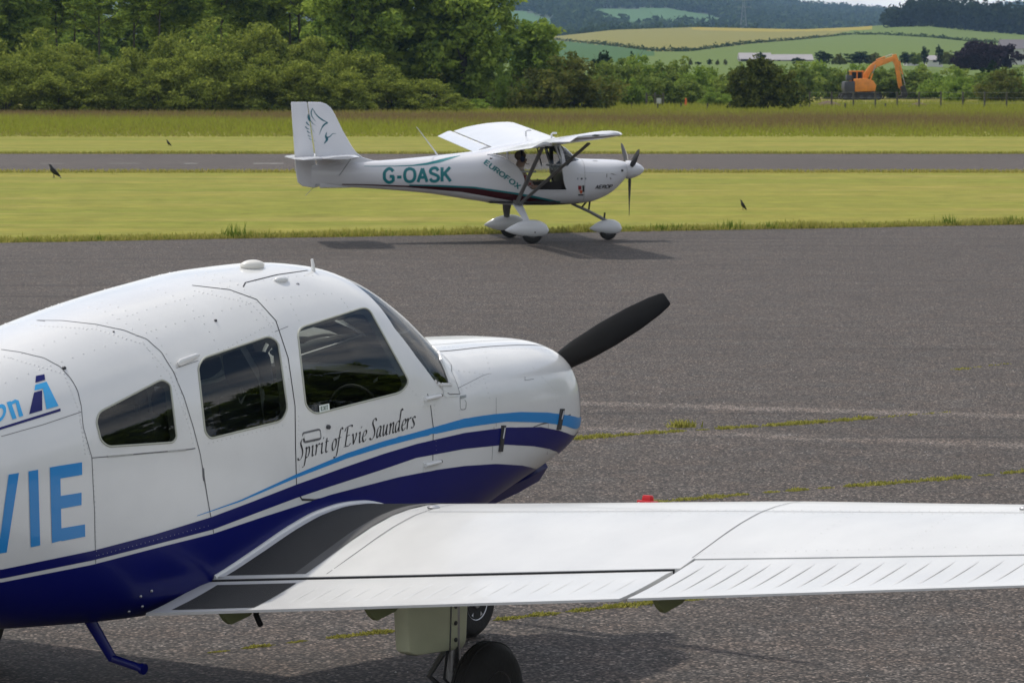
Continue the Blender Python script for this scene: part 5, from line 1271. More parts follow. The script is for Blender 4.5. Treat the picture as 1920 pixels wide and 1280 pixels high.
FX = empty('high_wing_aeroplane', FX_LOC, R(11.0)); tag(FX, 'white high wing aeroplane with teal lettering and wheel spats taxiing past the grass', 'aeroplane')
fl = list(np.linspace(-1.83, -1.5, 14)) + list(np.linspace(-1.47, 1.0, 84)) + list(np.linspace(1.06, 3.5, 40))
DW = densify(round_poly([LF.sa(997, 357), LF.sa(1064, 357), LF.sa(1055, 322), (-.60, .98), (.40, .98), (.60, .86), LF.sa(914, 289.5)], .03), .03)
b0, b1 = LF.sa(1062, 315), LF.sa(1079, 302)
WE = densify([b0, (-.665, .75), (-.655, 1.1), (-.64, math.pi / 2 + .01), (-.985, math.pi / 2 + .01), (-.965, 1.1), b1], .03)
ff, fp = skin(LF, 'fuselage', M_FWHITE, FX, fl, 70, [DW, WE], glass=M_CLEAR, glass_name=['door_window', 'windscreen'])
skin(LF, 'cabin_lining', M_DARK, FX, list(np.linspace(-1.0, .62, 60)), 50, [DW, WE], inset=.02, cap0=False, cap1=False)
for side in (1, -1):
    m = MB(); m.tube([LF.P(s, a, side, .002) for s, a in DW] + [LF.P(*DW[0], side, .002)], .011, 6); m.obj('door_frame', M_FWHITE, ff)
    for (p, q) in (((951, 282), (953, 328)), ((953, 322), (1005, 322)), ((1040, 270), (1058, 322))):
        m = MB(); A_, B_ = LF.plane(*p, .47), LF.plane(*q, .50); m.tube([(A_[0], -side * .47, A_[1]), (B_[0], -side * .50, B_[1])], .016, 8); m.obj('cabin_tube', M_FWHITE, ff)
    m = MB(); A_, B_ = LF.plane(1024, 274, .40), LF.plane(1036, 314, .45); m.tube([(A_[0], -side * .40, A_[1]), (B_[0], -side * .45, B_[1])], .012, 6); m.obj('cabin_tube', M_DARK, ff)
# paint
def ftab(P): return [LF.sa(*q) for q in densify(P, 8, False)]
MU = ftab([(594, 344), (685, 345.5), (764, 348), (800, 349), (889, 353), (966, 364.5), (1001, 371), (1046, 380), (1068, 382)])
ML = ftab([(594, 345.5), (685, 347.5), (764, 351), (867, 360), (957, 376), (986, 383), (1024, 385), (1068, 382.6)])
m = MB(); band(m, LF, MU, ML, -.98, 3.0, 120, 4, .003); m.obj('maroon_stripe', M_MAROON, ff)
TU = ftab([(764, 346), (830, 347), (889, 350), (966, 361), (1001, 367), (1046, 377)]); 
m = MB(); band(m, LF, TU, MU, -.62, 1.9, 100, 2, .0035); m.obj('teal_pinstripe', M_TEAL, ff)
m = MB(); sw_u = [(683, 311.4), (740, 311), (773, 309.6), (800, 305.5), (825, 299), (845, 294.5), (863, 291.6)]; sw_l = [(683, 312.2), (740, 312.4), (773, 311.6), (800, 309.6), (825, 305), (845, 298.5), (863, 292)]
for k in range(len(sw_u) - 1): quad_decal(m, LF, [sw_u[k], sw_u[k + 1], sw_l[k + 1], sw_l[k]], 4, 1, .003)
m.obj('teal_swoosh', M_TEAL, ff, None)
sans_text('registration_letters', 'G-OASK', lambda u, v, e: LF.stick(719 + 127 * u, 342.8 - 2.6 * u - 26.5 * v, .004 + e), M_TEAL, ff, 21, 9)
sans_text('type_letters', 'EUROFOX', lambda u, v, e: LF.stick(906.5 + 65 * u + 5.8 * v, 306.5 + 48.5 * u - 7.2 * v, .004 + e), M_TEAL, ff, 20, 10)
sans_text('maker_letters', 'AEROP', lambda u, v, e: LF.stick(1115.5 + 31 * u + 2.6 * v, 354 - 1.2 * u - 6.8 * v, .004 + e), M_INK, ff, 20, 8)
m = MB(); quad_decal(m, LF, [(1083.5, 347.5), (1096, 347.5), (1096, 363), (1083.5, 363)], 2, 2, .003); sh = m.obj('crest', principled('crest_pale', (.6, .6, .58), .5), ff, None)
for nm, col, P in (('crest_red', (.25, .02, .03), [(1084, 348.5), (1090, 348.5), (1090, 356), (1084, 356)]), ('crest_dark', (.02, .025, .03), [(1091.5, 348), (1095.5, 348), (1095.5, 359), (1092.5, 361)]), ('crest_orange', (.55, .09, .02), [(1086, 356.8), (1092, 356.8), (1091, 363), (1088, 363)]), ('crest_base', (.03, .03, .035), [(1083.5, 364.2), (1094.5, 364.2), (1093.5, 366.8), (1084.5, 366.8)])):
    m = MB(); quad_decal(m, LF, P, 2, 2, .0042); m.obj(nm, principled(nm, col, .5), sh, None)
for nm, x, w in (('badge_star', 1090.5, 1.7), ('badge_letter', 1083.2, 1.1), ('badge_letter', 1098, 1.1)):
    m = MB(); quad_decal(m, LF, [(x - w, 333.6), (x + w, 333.6), (x + w, 336.9), (x - w, 336.9)], 1, 1, .0035); m.obj(nm, principled(nm, (.02, .02, .04) if w > 1.5 else (.22, .25, .30), .5), ff, None)
for P in ([(1143.5, 325.5), (1149, 325.5), (1162, 329), (1150, 328)], [(1137, 326), (1138.5, 326), (1138, 333), (1136.5, 333)], [(1143, 332), (1146.5, 335), (1145, 337), (1143.5, 335)], [(1112, 301.3), (1120, 301.6), (1120, 302.8), (1112, 302.5)]):
    m = MB(); quad_decal(m, LF, P, 2, 1, .003); m.obj('cowl_vent', M_STRUT, ff, None)
m = MB(); quad_decal(m, LF, [(1164.5, 318), (1168.5, 318), (1168.5, 322), (1164.5, 322)], 2, 2, .003); m.obj('cowl_inlet', M_DARK, ff, None)
m = MB(); ribbon(m, LF, [(s, .25 + .1 * math.sin(s)) for s in np.linspace(-1.45, -1.0, 20)], .004, .002); ribbon(m, LF, [(-1.02, a) for a in np.linspace(-1.2, 1.5, 50)], .005, .002); m.obj('panel_seam', M_STRUT, ff)
# fin, rudder and emblem
def fpl(px, py, yy=0.0): x, z = LF.plane(px, py, yy); return (x, z)
def slab(name, P, th, mat, parent, bev=.012):
    m = MB(); Q = [fpl(*p) for p in P]; m.prism(Q, lambda x, z: Vector((x, th / 2, z)), lambda x, z: Vector((x, -th / 2, z))); return m.obj(name, mat, parent, 40, bev)
fin = slab('fin', [(576.5, 191.5), (600, 191.8), (611, 195), (620, 202), (628, 215), (643, 246), (660, 275), (668, 286), (680, 295), (698, 300.5), (728, 302.5), (765, 301.5), (762, 312), (700, 320), (650, 335), (598.5, 340)], .055, M_FWHITE, FX, .02)
rud = slab('rudder', [(545.5, 191.5), (575.3, 191.5), (597.4, 351), (585, 352), (567, 349), (558, 342), (554, 318)], .045, M_FWHITE, FX, .015)
tail_end = slab('tail_cone', [(598, 330), (660, 322), (660, 352), (598, 353)], .09, M_FWHITE, FX, .03)
def zs(x, y): return (520 + x / 5.333, 170 + y / 5.333)
def stroke(m, P, W, side):
    Q = catmull([np.array(zs(*p)) for p in P], 5); vs, fs = [], []
    for i, p in enumerate(Q):
        t = i / (len(Q) - 1); w = float(np.interp(t, np.linspace(0, 1, len(W)), W)) / 5.333; d = Q[min(i + 1, len(Q) - 1)] - Q[max(i - 1, 0)]; d /= max(np.linalg.norm(d), 1e-6); n = np.array((-d[1], d[0])) * w / 2
        for q in (p + n, p - n): x, z = fpl(q[0], q[1], 0); vs.append((x, -side * .0305, z))
    for i in range(len(Q) - 1): fs.append((2 * i, 2 * i + 1, 2 * i + 3, 2 * i + 2))
    m.add(vs, fs)
for side in (1, -1):
    m = MB()
    for P, W in (([(352, 176), (336, 215), (346, 262), (382, 310)], [5, 12, 8, 2]), ([(350, 178), (385, 238), (440, 288), (505, 321)], [4, 10, 14, 4]), ([(500, 320), (462, 345), (436, 388), (418, 440)], [16, 16, 8, 2]), ([(306, 235), (308, 270), (320, 305)], [4, 16, 5]), ([(318, 240), (330, 300), (372, 345)], [3, 6, 2]), ([(288, 315), (300, 332), (325, 352)], [14, 10, 2]),
                 ([(278, 360), (294, 378), (322, 388)], [10, 9, 2]), ([(296, 404), (312, 418), (330, 425)], [9, 8, 2]), ([(304, 445), (318, 456), (334, 462)], [7, 6, 2]), ([(316, 478), (330, 488), (346, 492)], [6, 5, 2]), ([(360, 500), (378, 505)], [4, 3]), ([(492, 415), (482, 458), (494, 488), (464, 532)], [3, 18, 26, 3]), ([(486, 470), (520, 462), (552, 432), (584, 430)], [16, 10, 6, 3]), ([(335, 300), (350, 330), (390, 350)], [2, 4, 1]), ([(345, 350), (352, 390), (372, 420)], [1, 3, 1])):
        stroke(m, P, W, side)
    m.obj('tail_emblem', principled('emblem_teal', (.005, .13, .17), .4), fin, None)
# tailplane
for side in (1, -1):
    m = MB(); rings = []
    for y, x0, x1 in ((.03, -2.76, -3.42), (.6, -2.80, -3.44), (1.1, -2.86, -3.46), (1.22, -2.95, -3.46)):
        rings.append([Vector((x0 + (x1 - x0) * t, -side * y, 1.44 + sg * .028 * (2.2 * math.sqrt(t) * (1 - t) + .05) - .02 * t)) for t, sg in [(0, 0), (.06, 1), (.25, 1), (.6, 1), (1, 1), (1, -1), (.6, -1), (.25, -1), (.06, -1)]])
    m.loft(rings); st = m.obj('tailplane', M_FWHITE, FX)
    m = MB(); m.loft([[Vector((x, -side * y, z)) for x, z in ((-3.47, 1.435), (-3.60, 1.428), (xt, 1.405), (xt, 1.399), (-3.60, 1.405), (-3.47, 1.41))] for y, xt in ((.06, -3.86), (.7, -3.86), (1.2, -3.78))]); m.obj('elevator', M_FWHITE, st)
    m = MB(); m.tube([(-2.95, -side * .85, 1.42), (-3.05, -side * .06, 1.10)], .005, 6); m.obj('tailplane_brace', M_STRUT, st)
m = MB(); m.tube([(-3.42, -.05, .97), (-3.46, -.05, .91)], .01, 6); m.tube([(-3.46, 0, .92), (-3.60, 0, .78)], .004, 5); m.obj('tail_skid_wire', M_STEEL, FX)
# wing
def wxF(y): return float(np.interp(y, [0, 4.25, 4.5, 4.56], [.80, .80, .70, .50]))
def wxT(y): return float(np.interp(y, [0, 4.4, 4.56], [-.34, -.34, -.10]))
def wzF(y): return 1.612 + .052 * (y - .5)
for side in (1, -1):
    m = MB(); rings = []
    for y in (.0, .5, 1.2, 2, 2.8, 3.6, 4.2, 4.4, 4.5, 4.555):
        x0, x1 = wxF(y), wxT(y); k = float(np.interp(y, [0, 4.2, 4.5, 4.56], [1, 1, .7, .25])); z0 = wzF(y)
        U_ = lambda t: (.030 + .115 * math.sqrt(max(t, 0)) * (1 - t) * 2.0 - .115 * t); L_ = lambda t: (.030 - .05 * math.sqrt(max(t, 0)) * (1 - t) * 1.6 - .128 * t)
        rings.append([Vector((x0 + (x1 - x0) * t, -side * y, z0 + .02 + (fn(t)) * (k if t < .9 else 1))) for t, fn in [(t, U_) for t in (1, .8, .6, .42, .28, .16, .07, .02, 0)] + [(t, L_) for t in (.02, .08, .25, .55, .85, 1)]])
    m.loft(rings); wg = m.obj('wing', M_FWHITE, FX, 35)
    m = MB(); rings = []
    for y in np.linspace(.62, 4.30, 10):
        z0 = wzF(y); rings.append([Vector((x, -side * y, z0 + dz)) for x, dz in ((-.385, -.075), (-.41, -.058), (-.47, -.062), (-.65, -.150), (-.65, -.157), (-.47, -.105), (-.41, -.096))])
    m.loft(rings); m.obj('flaperon', M_FWHITE, wg, 40)
    for y in np.linspace(.75, 4.15, 7):
        z0 = wzF(y); MB().box((-.38, -side * y, z0 - .095), (.16, .022, .05)).obj('flaperon_hanger', M_FWHITE, wg, None)
    y = 4.56; m = MB(); m.ellipsoid((.30, -side * 4.545, wzF(4.5) + .03), (.07, .022, .018), 12, 8); m.obj('wingtip_lamp', principled('lamp_glass', (.10, .12, .11), .1, spec=.8), wg)
    # V struts and jury strut
    low = LF.plane(968, 384, .53); low = Vector((low[0], -side * .53, low[1] + .01)); ys = 2.55
    for px, py in ((1019, 272), (1104, 269)):
        X_, Z_ = LF.plane(px, py, ys); top = Vector((X_, -side * ys, min(Z_, wzF(ys) - .005))); m = MB(); m.tube([low + Vector((.06 if px > 1050 else 0, 0, 0)), top], .036, 10, flat=.42, up=(1, 0, 0)); m.obj('wing_strut', M_STRUT, wg)
    m = MB(); m.tube([low + Vector((-.05, 0, .04)), low + Vector((.1, 0, .0))], .03, 8); m.obj('strut_fitting', M_STRUT, wg)
for px, yy in ((986, -1.0), (1034, .75)):
    x_ = LF.plane(px, 252, yy)[0]; zb = wzF(abs(yy)) + .07
    m = MB(); m.tube([(x_, -yy, zb - .03), (x_, -yy, zb + .10), (x_ + .03, -yy, zb + .115), (x_ + .09, -yy, zb + .113)], .015, 8); m.obj('fuel_vent', M_FWHITE, FX)
# engine, propeller
HF = Vector((1.90, 0, 1.175))
m = MB(); m.revolve([(.150, -.075), (.155, -.05), (.150, .02), (.125, .10), (.085, .18), (.035, .235), (.006, .25)], Matrix.Translation(HF), 28); m.obj('spinner', M_FWHITE, FX)
for k in range(3):
    a = R(-90 + 120 * k + 3); bd = Vector((0, math.cos(a), math.sin(a))); bt = Vector((1, 0, 0)).cross(bd); m = MB(); rings = []
    for t, ch, th, tw in ((.13, .05, .04, 60), (.25, .085, .030, 46), (.45, .105, .02, 34), (.7, .095, .014, 25), (.9, .07, .009, 21), (1, .025, .006, 20)):
        c = HF + bd * .78 * t; u = bt * math.cos(R(tw)) + Vector((1, 0, 0)) * math.sin(R(tw)); v = bd.cross(u).normalized()
        rings.append([c + u * ch * .5 * math.cos(q) + v * th * .5 * math.sin(q) for q in np.linspace(0, 2 * math.pi, 14, endpoint=False)])
    m.loft(rings); m.obj('propeller_blade', M_BLACK, FX, 60)
# undercarriage
def spat(parent, cx, cy, z0, L, H, W):
    m = MB(); rings = []
    for t in np.linspace(0, 1, 20):
        f = (math.sin(math.pi * min(t / .62, 1) / 2) ** .62 if t < .31 else None)
        e = math.sqrt(max(1 - ((t - .36) / .36) ** 2, 0)) if t < .36 else (1 - ((t - .36) / .64) ** 2) ** .9 if t < 1 else 0
        e = max(e, .03); x = cx + L * .5 - t * L; zc = z0 + H * .5 - .015 + .02 * math.sin(t * 3)
        rings.append([Vector((x, cy + W / 2 * e * math.cos(q), zc + H / 2 * e * math.sin(q) * (1 if math.sin(q) > 0 else .85))) for q in np.linspace(0, 2 * math.pi, 20, endpoint=False)])
    m.loft(rings); return m.obj('spat', M_WHEELW, parent, 60)
for side in (1, -1):
    leg = bpy.data.objects.new('main_gear', None); link(leg, FX)
    spat(leg, -.055, -side * .95, .075, .74, .315, .20); wheel(leg, 'wheel', (.03, -side * .95, .17), .17, .11, .07, side)
    m = MB(); m.loft([[Vector((x0 + dx * w_, -side * y, z + dz * .02)) for dx, dz in ((-.5, 0), (0, 1), (.5, 0), (0, -1))] for x0, y, z, w_ in ((-.12, .42, .64, .17), (-.08, .70, .49, .13), (-.03, .93, .33, .09))]); m.obj('gear_leg', M_FWHITE if side == 1 else M_STRUT, leg, 60)
    m = MB(); m.ellipsoid((.06, -side * 1.05, .19), (.012, .008, .012), 8, 6); m.obj('axle_bolt', M_DARK, leg)
leg = bpy.data.objects.new('nose_gear', None); link(leg, FX)
xn = LF.plane(1140, 449, 0)[0]; spat(leg, xn - .04, 0, .065, .56, .275, .17); wheel(leg, 'wheel', (xn, 0, .15), .15, .10, .06)
A_, B_ = LF.plane(1072, 382, 0), LF.plane(1137, 414, 0)
m = MB(); m.tube([(A_[0], 0, A_[1]), (A_[0] * .5 + B_[0] * .5, 0, A_[1] * .5 + B_[1] * .5 + .015), (B_[0], 0, B_[1])], [.022, .026, .03], 8); m.tube([(B_[0], 0, B_[1] + .01), (B_[0] + .02, 0, B_[1] - .10)], .022, 8); m.obj('nose_leg', M_STRUT, leg)
for p, q in (((1090, 390), (1100, 381)), ((1104, 393), (1106, 380)), ((1133, 409), (1134, 402))):
    P_, Q_ = LF.plane(*p, .0), LF.plane(*q, .0); m = MB(); m.tube([(P_[0], 0, P_[1]), (Q_[0], 0, Q_[1] + .03)], .016, 6); m.obj('nose_brace', M_DARK, leg)
# whip aerial
A_, B_ = LF.plane(821, 291, 0), LF.plane(781, 238, 0); m = MB(); m.tube([(A_[0], 0, A_[1] - .02), (A_[0] * .85 + B_[0] * .15, 0, A_[1] * .85 + B_[1] * .15), (B_[0], 0, B_[1])], [.018, .011, .005], 8); m.obj('whip_aerial', M_FWHITE, FX)
# cabin fittings
MB().box((-.02, 0, .66), (1.1, .9, .03)).obj('cabin_floor', M_DARK, FX, None)
m = MB(); m.box((.72, 0, 1.10), (.10, .84, .30)); m.box((.66, 0, 1.25), (.24, .84, .03)); m.obj('instrument_panel', M_DARK, FX, 30, .01)
MB().box((.32, 0, .80), (.80, .10, .36)).obj('centre_console', M_DARK, FX, None)
for sy in (-1, 1): MB().box((.22, sy * .45, .88), (.80, .02, .24)).obj('cabin_shade_panel', M_DARK, FX, None)  # dark sheets added inside the clear doors, standing in for cabin shadow
for y in (-.23, .23):
    sroot = bpy.data.objects.new('seat', None); link(sroot, FX)
    MB().box((.02, y, .76), (.44, .40, .12)).obj('cushion', M_SEAT, sroot, 30, .03)
    MB().box((-.28, y, 1.02), (.10, .40, .56), Matrix.Rotation(R(-18), 3, 'Y')).obj('backrest', M_SEAT, sroot, 30, .03)
    m = MB(); m.tube([(.40, y, .70), (.36, y, 1.02)], .012, 6); m.obj('stick', M_DARK, FX)
m = MB(); x_, z_ = LF.plane(932, 293, .2); m.box((x_, -.05, z_ - .06), (.34, .8, .02), Matrix.Rotation(R(12), 3, 'Y')); m.obj('rear_shelf', M_DARK, FX, None)

# ================================================================== PILOT
def skin_body(name, J, E_, mat, parent, sub=2, root=None):
    keys = list(J); me = bpy.data.meshes.new(name); me.from_pydata([J[k][0] for k in keys], [(keys.index(a), keys.index(b)) for a, b in E_], [])
    o = bpy.data.objects.new(name, me); scene.collection.objects.link(o); md = o.modifiers.new('Skin', 'SKIN'); md.use_smooth_shade = True
    for i, k in enumerate(keys):
        r = J[k][1]; me.skin_vertices[0].data[i].radius = (r, r) if isinstance(r, (int, float)) else r
        me.skin_vertices[0].data[i].use_root = (k == (root or keys[0]))
    s = o.modifiers.new('Sub', 'SUBSURF'); s.levels = sub; s.render_levels = sub
    dg = bpy.context.evaluated_depsgraph_get(); dg.update(); m2 = bpy.data.meshes.new_from_object(o.evaluated_get(dg)); bpy.data.objects.remove(o)
    m2.materials.clear(); m2.materials.append(mat); m2.polygons.foreach_set('use_smooth', [True] * len(m2.polygons)); return link(bpy.data.objects.new(name, m2), parent)
M_SKIN = principled('skin', (.60, .38, .28), .55); M_HAIR = principled('light_brown_hair', (.30, .21, .14), .75, var=.3, vscale=40)
def check_mat():
    m = principled('checked_shirt', (.55, .30, .26), .9); n, l = nodes(m); b = n['Principled BSDF']; t = n.new('ShaderNodeTexCoord'); c = n.new('ShaderNodeTexChecker'); c.inputs['Scale'].default_value = 24
    c.inputs['Color1'].default_value = (.60, .50, .46, 1); c.inputs['Color2'].default_value = (.48, .10, .09, 1); l.new(t.outputs['Object'], c.inputs['Vector']); l.new(c.outputs['Color'], b.inputs['Base Color']); return m
hx, hz = LF.plane(978, 297, .24)
PL = empty('pilot', tuple(FX.matrix_basis @ Vector((-.10, -.23, .82))), R(11.0)); tag(PL, 'seated pilot in checked shirt wearing a headset inside the high wing aeroplane', 'person')
hx += .10; hz -= .82         # head centre relative to the hips
SH = (hx - .03, 0, hz - .235)
J = {'hip': ((0, 0, .06), (.15, .12)), 'waist': ((-.06, 0, .20), (.135, .105)), 'chest': ((-.10, 0, SH[2] - .13), (.16, .115)), 'top': ((SH[0] - .02, 0, SH[2]), (.10, .085)), 'neck': ((hx - .03, 0, hz - .14), .055), 'skull': ((hx - .01, 0, hz - .02), (.085, .075)), 'crown': ((hx - .005, 0, hz + .075), (.065, .06)),
     'face': ((hx + .055, 0, hz - .045), (.045, .045)), 'nose': ((hx + .098, 0, hz - .03), .016)}
E_ = [('hip', 'waist'), ('waist', 'chest'), ('chest', 'top'), ('top', 'neck'), ('neck', 'skull'), ('skull', 'crown'), ('skull', 'face'), ('face', 'nose')]
for s, nm in ((-1, 'r'), (1, 'l')):
    J['sh' + nm] = ((SH[0], s * .17, SH[2] - .02), .062); J['el' + nm] = ((SH[0] + .17, s * .23, SH[2] - .25), .046); J['wr' + nm] = ((SH[0] + .40, s * .15, SH[2] - .20), .032); J['pa' + nm] = ((SH[0] + .47, s * .12, SH[2] - .19), (.040, .022))
    E_ += [('top', 'sh' + nm), ('sh' + nm, 'el' + nm), ('el' + nm, 'wr' + nm), ('wr' + nm, 'pa' + nm)]
    for f in range(4):
        a = (f - 1.5) * .022; J['f%s%d' % (nm, f)] = ((SH[0] + .52 - .006 * abs(f - 1.3), s * .12 + a, SH[2] - .19), .010); J['g%s%d' % (nm, f)] = ((SH[0] + .535, s * .12 + a, SH[2] - .225), .009); E_ += [('pa' + nm, 'f%s%d' % (nm, f)), ('f%s%d' % (nm, f), 'g%s%d' % (nm, f))]
    J['t' + nm] = ((SH[0] + .475, s * .12 - s * .05, SH[2] - .165), .011); J['u' + nm] = ((SH[0] + .505, s * .12 - s * .055, SH[2] - .17), .010); E_ += [('pa' + nm, 't' + nm), ('t' + nm, 'u' + nm)]
    J['kn' + nm] = ((.44, s * .15, .12), .075); J['an' + nm] = ((.66, s * .13, -.10), .048); J['to' + nm] = ((.78, s * .13, -.10), .04); E_ += [('hip', 'kn' + nm), ('kn' + nm, 'an' + nm), ('an' + nm, 'to' + nm)]
body = skin_body('body', J, E_, M_SKIN, PL, 2, 'hip')
q = {k: J[k] for k in ('waist', 'chest', 'top')}; q = {k: (v[0], tuple(np.array(v[1]) * 1.1)) for k, v in q.items()}; e2 = [('waist', 'chest'), ('chest', 'top')]
for nm in 'rl':
    q['sh' + nm] = (J['sh' + nm][0], .076); q['el' + nm] = (J['el' + nm][0], .060); e2 += [('top', 'sh' + nm), ('sh' + nm, 'el' + nm)]
skin_body('shirt', q, e2, check_mat(), PL, 2, 'waist')
q = {'hip': (J['hip'][0], (.165, .135))}; e2 = []
for nm in 'rl': q['kn' + nm] = (J['kn' + nm][0], .088); q['an' + nm] = (J['an' + nm][0], .060); e2 += [('hip', 'kn' + nm), ('kn' + nm, 'an' + nm)]
skin_body('trousers', q, e2, principled('beige_trousers', (.42, .35, .24), .9), PL, 2, 'hip')
m = MB(); m.ellipsoid((hx - .022, 0, hz + .045), (.098, .086, .085), 20, 12); m.obj('hair', M_HAIR, PL)
hs = bpy.data.objects.new('headset', None); link(hs, PL)
m = MB(); m.tube([(hx - .01, .098 * math.cos(a), hz + .01 + .135 * math.sin(a)) for a in np.linspace(.05, math.pi - .05, 18)], .014, 6, flat=.5); m.obj('headband', M_DARK, hs)
for s in (-1, 1):
    m = MB(); m.ellipsoid((hx, s * .095, hz - .01), (.040, .024, .052), 14, 10); m.obj('ear_cup', principled('blue_ear_cup', (.03, .05, .16), .5), hs)
m = MB(); m.tube([(hx + .01, -.11, hz - .04), (hx + .07, -.11, hz - .09), (hx + .115, -.05, hz - .095)], .005, 6); m.obj('microphone', M_DARK, hs)
for s in (-1, 1):
    m = MB(); m.ellipsoid((hx + .083, s * .030, hz - .012), (.008, .012, .008), 8, 6); m.obj('eye', M_DARK, PL)
    m = MB(); m.ellipsoid((hx - .005, s * .082, hz - .02), (.022, .010, .032), 10, 8); m.obj('ear', M_SKIN, PL)

# ================================================================== EXCAVATOR
M_ORANGE = principled('digger_orange', (.78, .27, .035), .5, var=.18, vscale=2); M_TRACK = principled('track_steel', (.035, .032, .03), .8, var=.3, vscale=3, bump=.5, bscale=12); M_DGREY = principled('counterweight_grey', (.06, .06, .07), .6, var=.1)
DX = 296.0; g = at(1612, 187, DX); ES = DX / F_PX
EX = empty('excavator', (g.x, DX, 0)); tag(EX, 'orange tracked excavator with raised boom digging beyond the fence', 'excavator')
def ex(px, py): return ((px - 1612) * ES, (187 - py) * ES)
for sy in (-1, 1):
    tr_ = bpy.data.objects.new('track', None); link(tr_, EX); cy = sy * 1.05
    P = [ex(1573, 181), ex(1578, 175), ex(1646, 175), ex(1653, 180), ex(1648, 187), ex(1578, 187)]
    m = MB(); m.prism(round_poly(P, .25, 4), lambda x, z: Vector((x, cy - .28, z)), lambda x, z: Vector((x, cy + .28, z))); m.obj('track_belt', M_TRACK, tr_, 30)
    for k in range(18):
        x = ex(1578, 0)[0] + k * .2
        if x > ex(1648, 0)[0]: break
        MB().box((x, cy, ex(0, 174.6)[1]), (.08, .6, .05)).obj('track_shoe', M_TRACK, tr_, None)
    for k in range(5):
        m = MB(); x, z = ex(1582 + k * 15, 182); m.revolve([(.001, -.3), (.17, -.3), (.19, -.28), (.19, .28), (.17, .3), (.001, .3)], Matrix.Translation((x, cy, z)) @ Matrix.Rotation(math.pi / 2, 4, 'Z'), 14); m.obj('roller', M_DGREY, tr_)
x0, z0 = ex(1600, 172); x1, z1 = ex(1640, 147)
MB().box(((x0 + x1) / 2, 0, z0 - .12), (1.6, 1.5, .3)).obj('slew_ring', M_TRACK, EX, None)
m = MB(); P = [ex(1600, 172), ex(1638, 171), ex(1640, 160), ex(1634, 151), ex(1620, 147), ex(1600, 148)]; m.prism(P, lambda x, z: Vector((x, -1.3, z)), lambda x, z: Vector((x, .2, z))); m.obj('engine_housing', M_ORANGE, EX, 30, .06)
m = MB(); P = [ex(1600, 176), ex(1583, 175), ex(1580, 165), ex(1581, 153), ex(1600, 152)]; m.prism(P, lambda x, z: Vector((x, -1.32, z)), lambda x, z: Vector((x, 1.32, z))); m.obj('counterweight', M_DGREY, EX, 30, .08)
cab_ = bpy.data.objects.new('cab', None); link(cab_, EX)
zr, zf = ex(0, 134)[1], ex(0, 172)[1]; xa, xb = ex(1596, 0)[0], ex(1618, 0)[0]; 
for x in (xa, xb, (xa + xb) / 2):
    for y in (.25, 1.2): MB().box((x, y, (zr + zf) / 2), (.10, .10, zr - zf)).obj('pillar', M_ORANGE, cab_, None)
MB().box(((xa + xb) / 2, .72, zr), (xb - xa + .2, 1.15, .12)).obj('cab_roof', M_ORANGE, cab_, 30, .04)
MB().box(((xa + xb) / 2, .72, (zf + zr) / 2 - .55), (xb - xa, 1.0, .8)).obj('cab_base', M_ORANGE, cab_, None)
for y in (.24, 1.21): MB().box(((xa + xb) / 2, y, (zf + zr) / 2 + .4), (xb - xa - .1, .02, .95)).obj('cab_window', M_GLASS, cab_, None)
MB().box(((xa + xb) / 2 - .2, .72, (zf + zr) / 2 + .1), (.2, .5, .7)).obj('seat', M_DARK, cab_, None)
MB().box(((xa + xb) / 2, 1.0, (zf + zr) / 2 + .4), (xb - xa - .15, .02, .95)).obj('cab_shade_sheet', M_DARK, cab_, None)  # dark sheet added behind the glass to paint the cab's shaded inside
MB().box((ex(1590, 0)[0], -.6, ex(0, 146)[1]), (.5, 1.2, .5)).obj('engine_cover', M_DGREY, EX, 30, .05)
m = MB(); m.tube([(ex(1588, 0)[0], -.8, ex(0, 147)[1]), (ex(1588, 0)[0], -.8, ex(0, 133)[1])], .07, 8); m.obj('exhaust', M_TRACK, EX)
def beam(name, P, half, mat, parent):
    m = MB(); Q = [ex(*p) for p in P]; m.prism(Q, lambda x, z: Vector((x, -half - .1, z)), lambda x, z: Vector((x, half - .1, z))); return m.obj(name, mat, parent, 30, .02)
beam('boom', [(1617, 149), (1619, 137), (1629, 124), (1640, 115.5), (1660, 109.5), (1677, 105), (1680, 112), (1662, 119), (1644, 126), (1633, 135), (1626, 148)], .19, M_ORANGE, EX)
beam('stick', [(1672, 103), (1679, 102), (1683, 112), (1691, 162), (1688, 168), (1684, 164), (1676, 122), (1671, 112)], .16, M_ORANGE, EX)
beam('bucket', [(1686, 163), (1694, 160), (1698, 168), (1701, 178), (1697, 184), (1684, 185), (1682, 181), (1690, 178), (1689, 170)], .45, M_TRACK, EX)
def ram(p, q, y, r=.07): 
    a, b = ex(*p), ex(*q); A_, B_ = Vector((a[0], y, a[1])), Vector((b[0], y, b[1])); C_ = A_.lerp(B_, .55)
    m = MB(); m.tube([A_, C_], r, 8); m.obj('ram_cylinder', M_ORANGE, EX); m = MB(); m.tube([C_, B_], r * .55, 8); m.obj('ram_rod', M_STEEL, EX)
ram((1628, 158), (1640, 122), -.38); ram((1642, 113), (1672, 102), -.1); ram((1685, 115), (1696, 160), -.1)

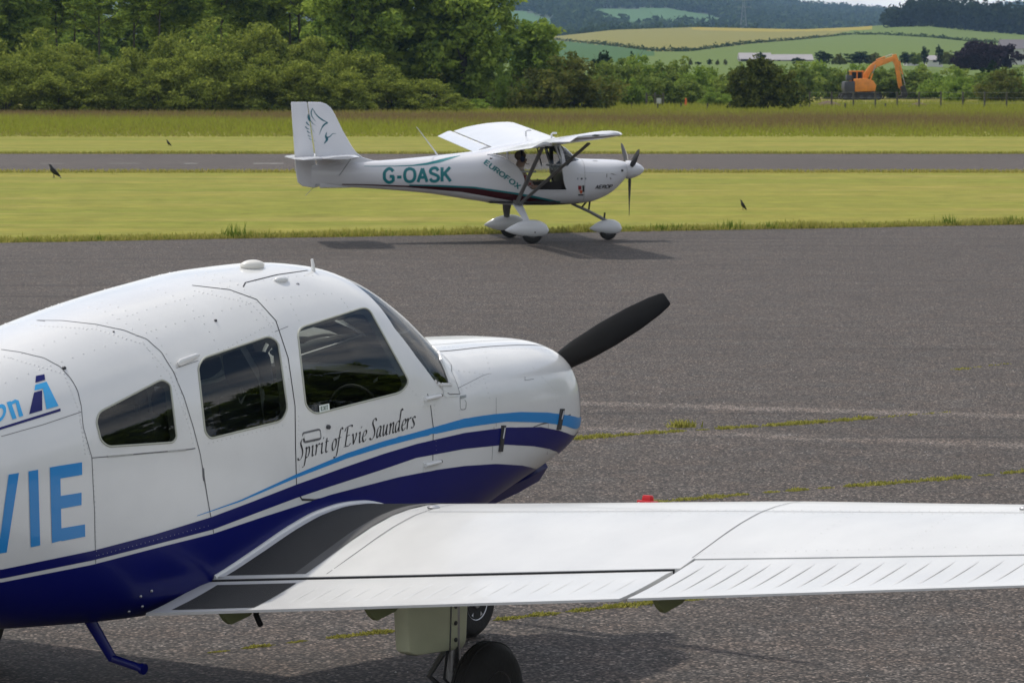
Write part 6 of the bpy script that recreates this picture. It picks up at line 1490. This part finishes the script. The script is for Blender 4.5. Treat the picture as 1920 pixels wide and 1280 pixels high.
# ================================================================== CROWS
M_CROW = principled('crow_feathers', (.012, .012, .015), .5, var=.3, vscale=30)
def crow(px, py, D, lab, face=math.pi, k=1.0, pitch=35):
    g_ = at(px, py, D); root = empty('crow', (g_.x, D, 0), face); root.scale = (k, k, k); tag(root, lab, 'bird')
    rot = Matrix.Rotation(R(-pitch), 3, 'Y'); c = Vector((0, 0, .20)); m = MB(); rings = []
    for x, r_, zz in ((-.24, .012, -.01), (-.17, .03, -.005), (-.10, .06, 0), (0, .078, 0), (.09, .066, .012), (.14, .045, .035), (.175, .040, .055), (.205, .036, .062), (.232, .018, .058), (.30, .005, .044)):
        rings.append([c + rot @ Vector((x, r_ * math.cos(a), zz + r_ * 1.05 * math.sin(a))) for a in np.linspace(0, 2 * math.pi, 14, endpoint=False)])
    m.loft(rings); m.obj('body', M_CROW, root, 70)
    for s in (-1, 1):
        m = MB(); m.loft([[c + rot @ Vector((x, s * (.055 + .02 * math.sin(a)) * y_, .015 + h_ * math.sin(a))) for a in np.linspace(0, 2 * math.pi, 8, endpoint=False)] for x, y_, h_ in ((.08, 1.0, .02), (0, 1.25, .045), (-.12, 1.0, .035), (-.25, .35, .012))]); m.obj('wing', M_CROW, root, 70)
        m = MB(); m.tube([(-.01, s * .035, .14), (.005, s * .035, .07), (-.01, s * .035, .0)], .008, 6); m.tube([(-.03, s * .035, .004), (.04, s * .035, .004)], .006, 5); m.obj('leg', M_CROW, root)
    m = MB(); P = [(-.20, .03), (-.34, .045), (-.35, -.045), (-.20, -.03)]; m.prism(P, lambda x, y: c + rot @ Vector((x, y, -.012)), lambda x, y: c + rot @ Vector((x, y, .004))); m.obj('tail', M_CROW, root, None)
    return root
crow(101, 332, F_PX * CAM_H / 202, 'black crow standing on the mown grass near the runway', math.pi, .85, 42)
crow(316, 273, F_PX * CAM_H / 143, 'small dark bird on the mown strip beyond the runway', math.pi, .55, 45)
crow(1393, 392, F_PX * CAM_H / 262, 'small brown bird on the grass beside the apron', math.pi, .45, 52)
# ================================================================== HAZE
HZ = MB(); HZ.box((0, 2300, 59), (9000, 5500, 124)); hz_ob = HZ.obj('haze', None, None, None)
hm = bpy.data.materials.new('haze_air'); hm.use_nodes = True; n, l = nodes(hm); n.clear(); ho = n.new('ShaderNodeOutputMaterial'); pv = n.new('ShaderNodeVolumePrincipled')
pv.inputs['Color'].default_value = (.42, .66, 1.0, 1); pv.inputs['Density'].default_value = .00010; pv.inputs['Anisotropy'].default_value = .3; l.new(pv.outputs['Volume'], ho.inputs['Volume'])
hz_ob.data.materials.clear(); hz_ob.data.materials.append(hm); hz_ob['kind'] = 'stuff'
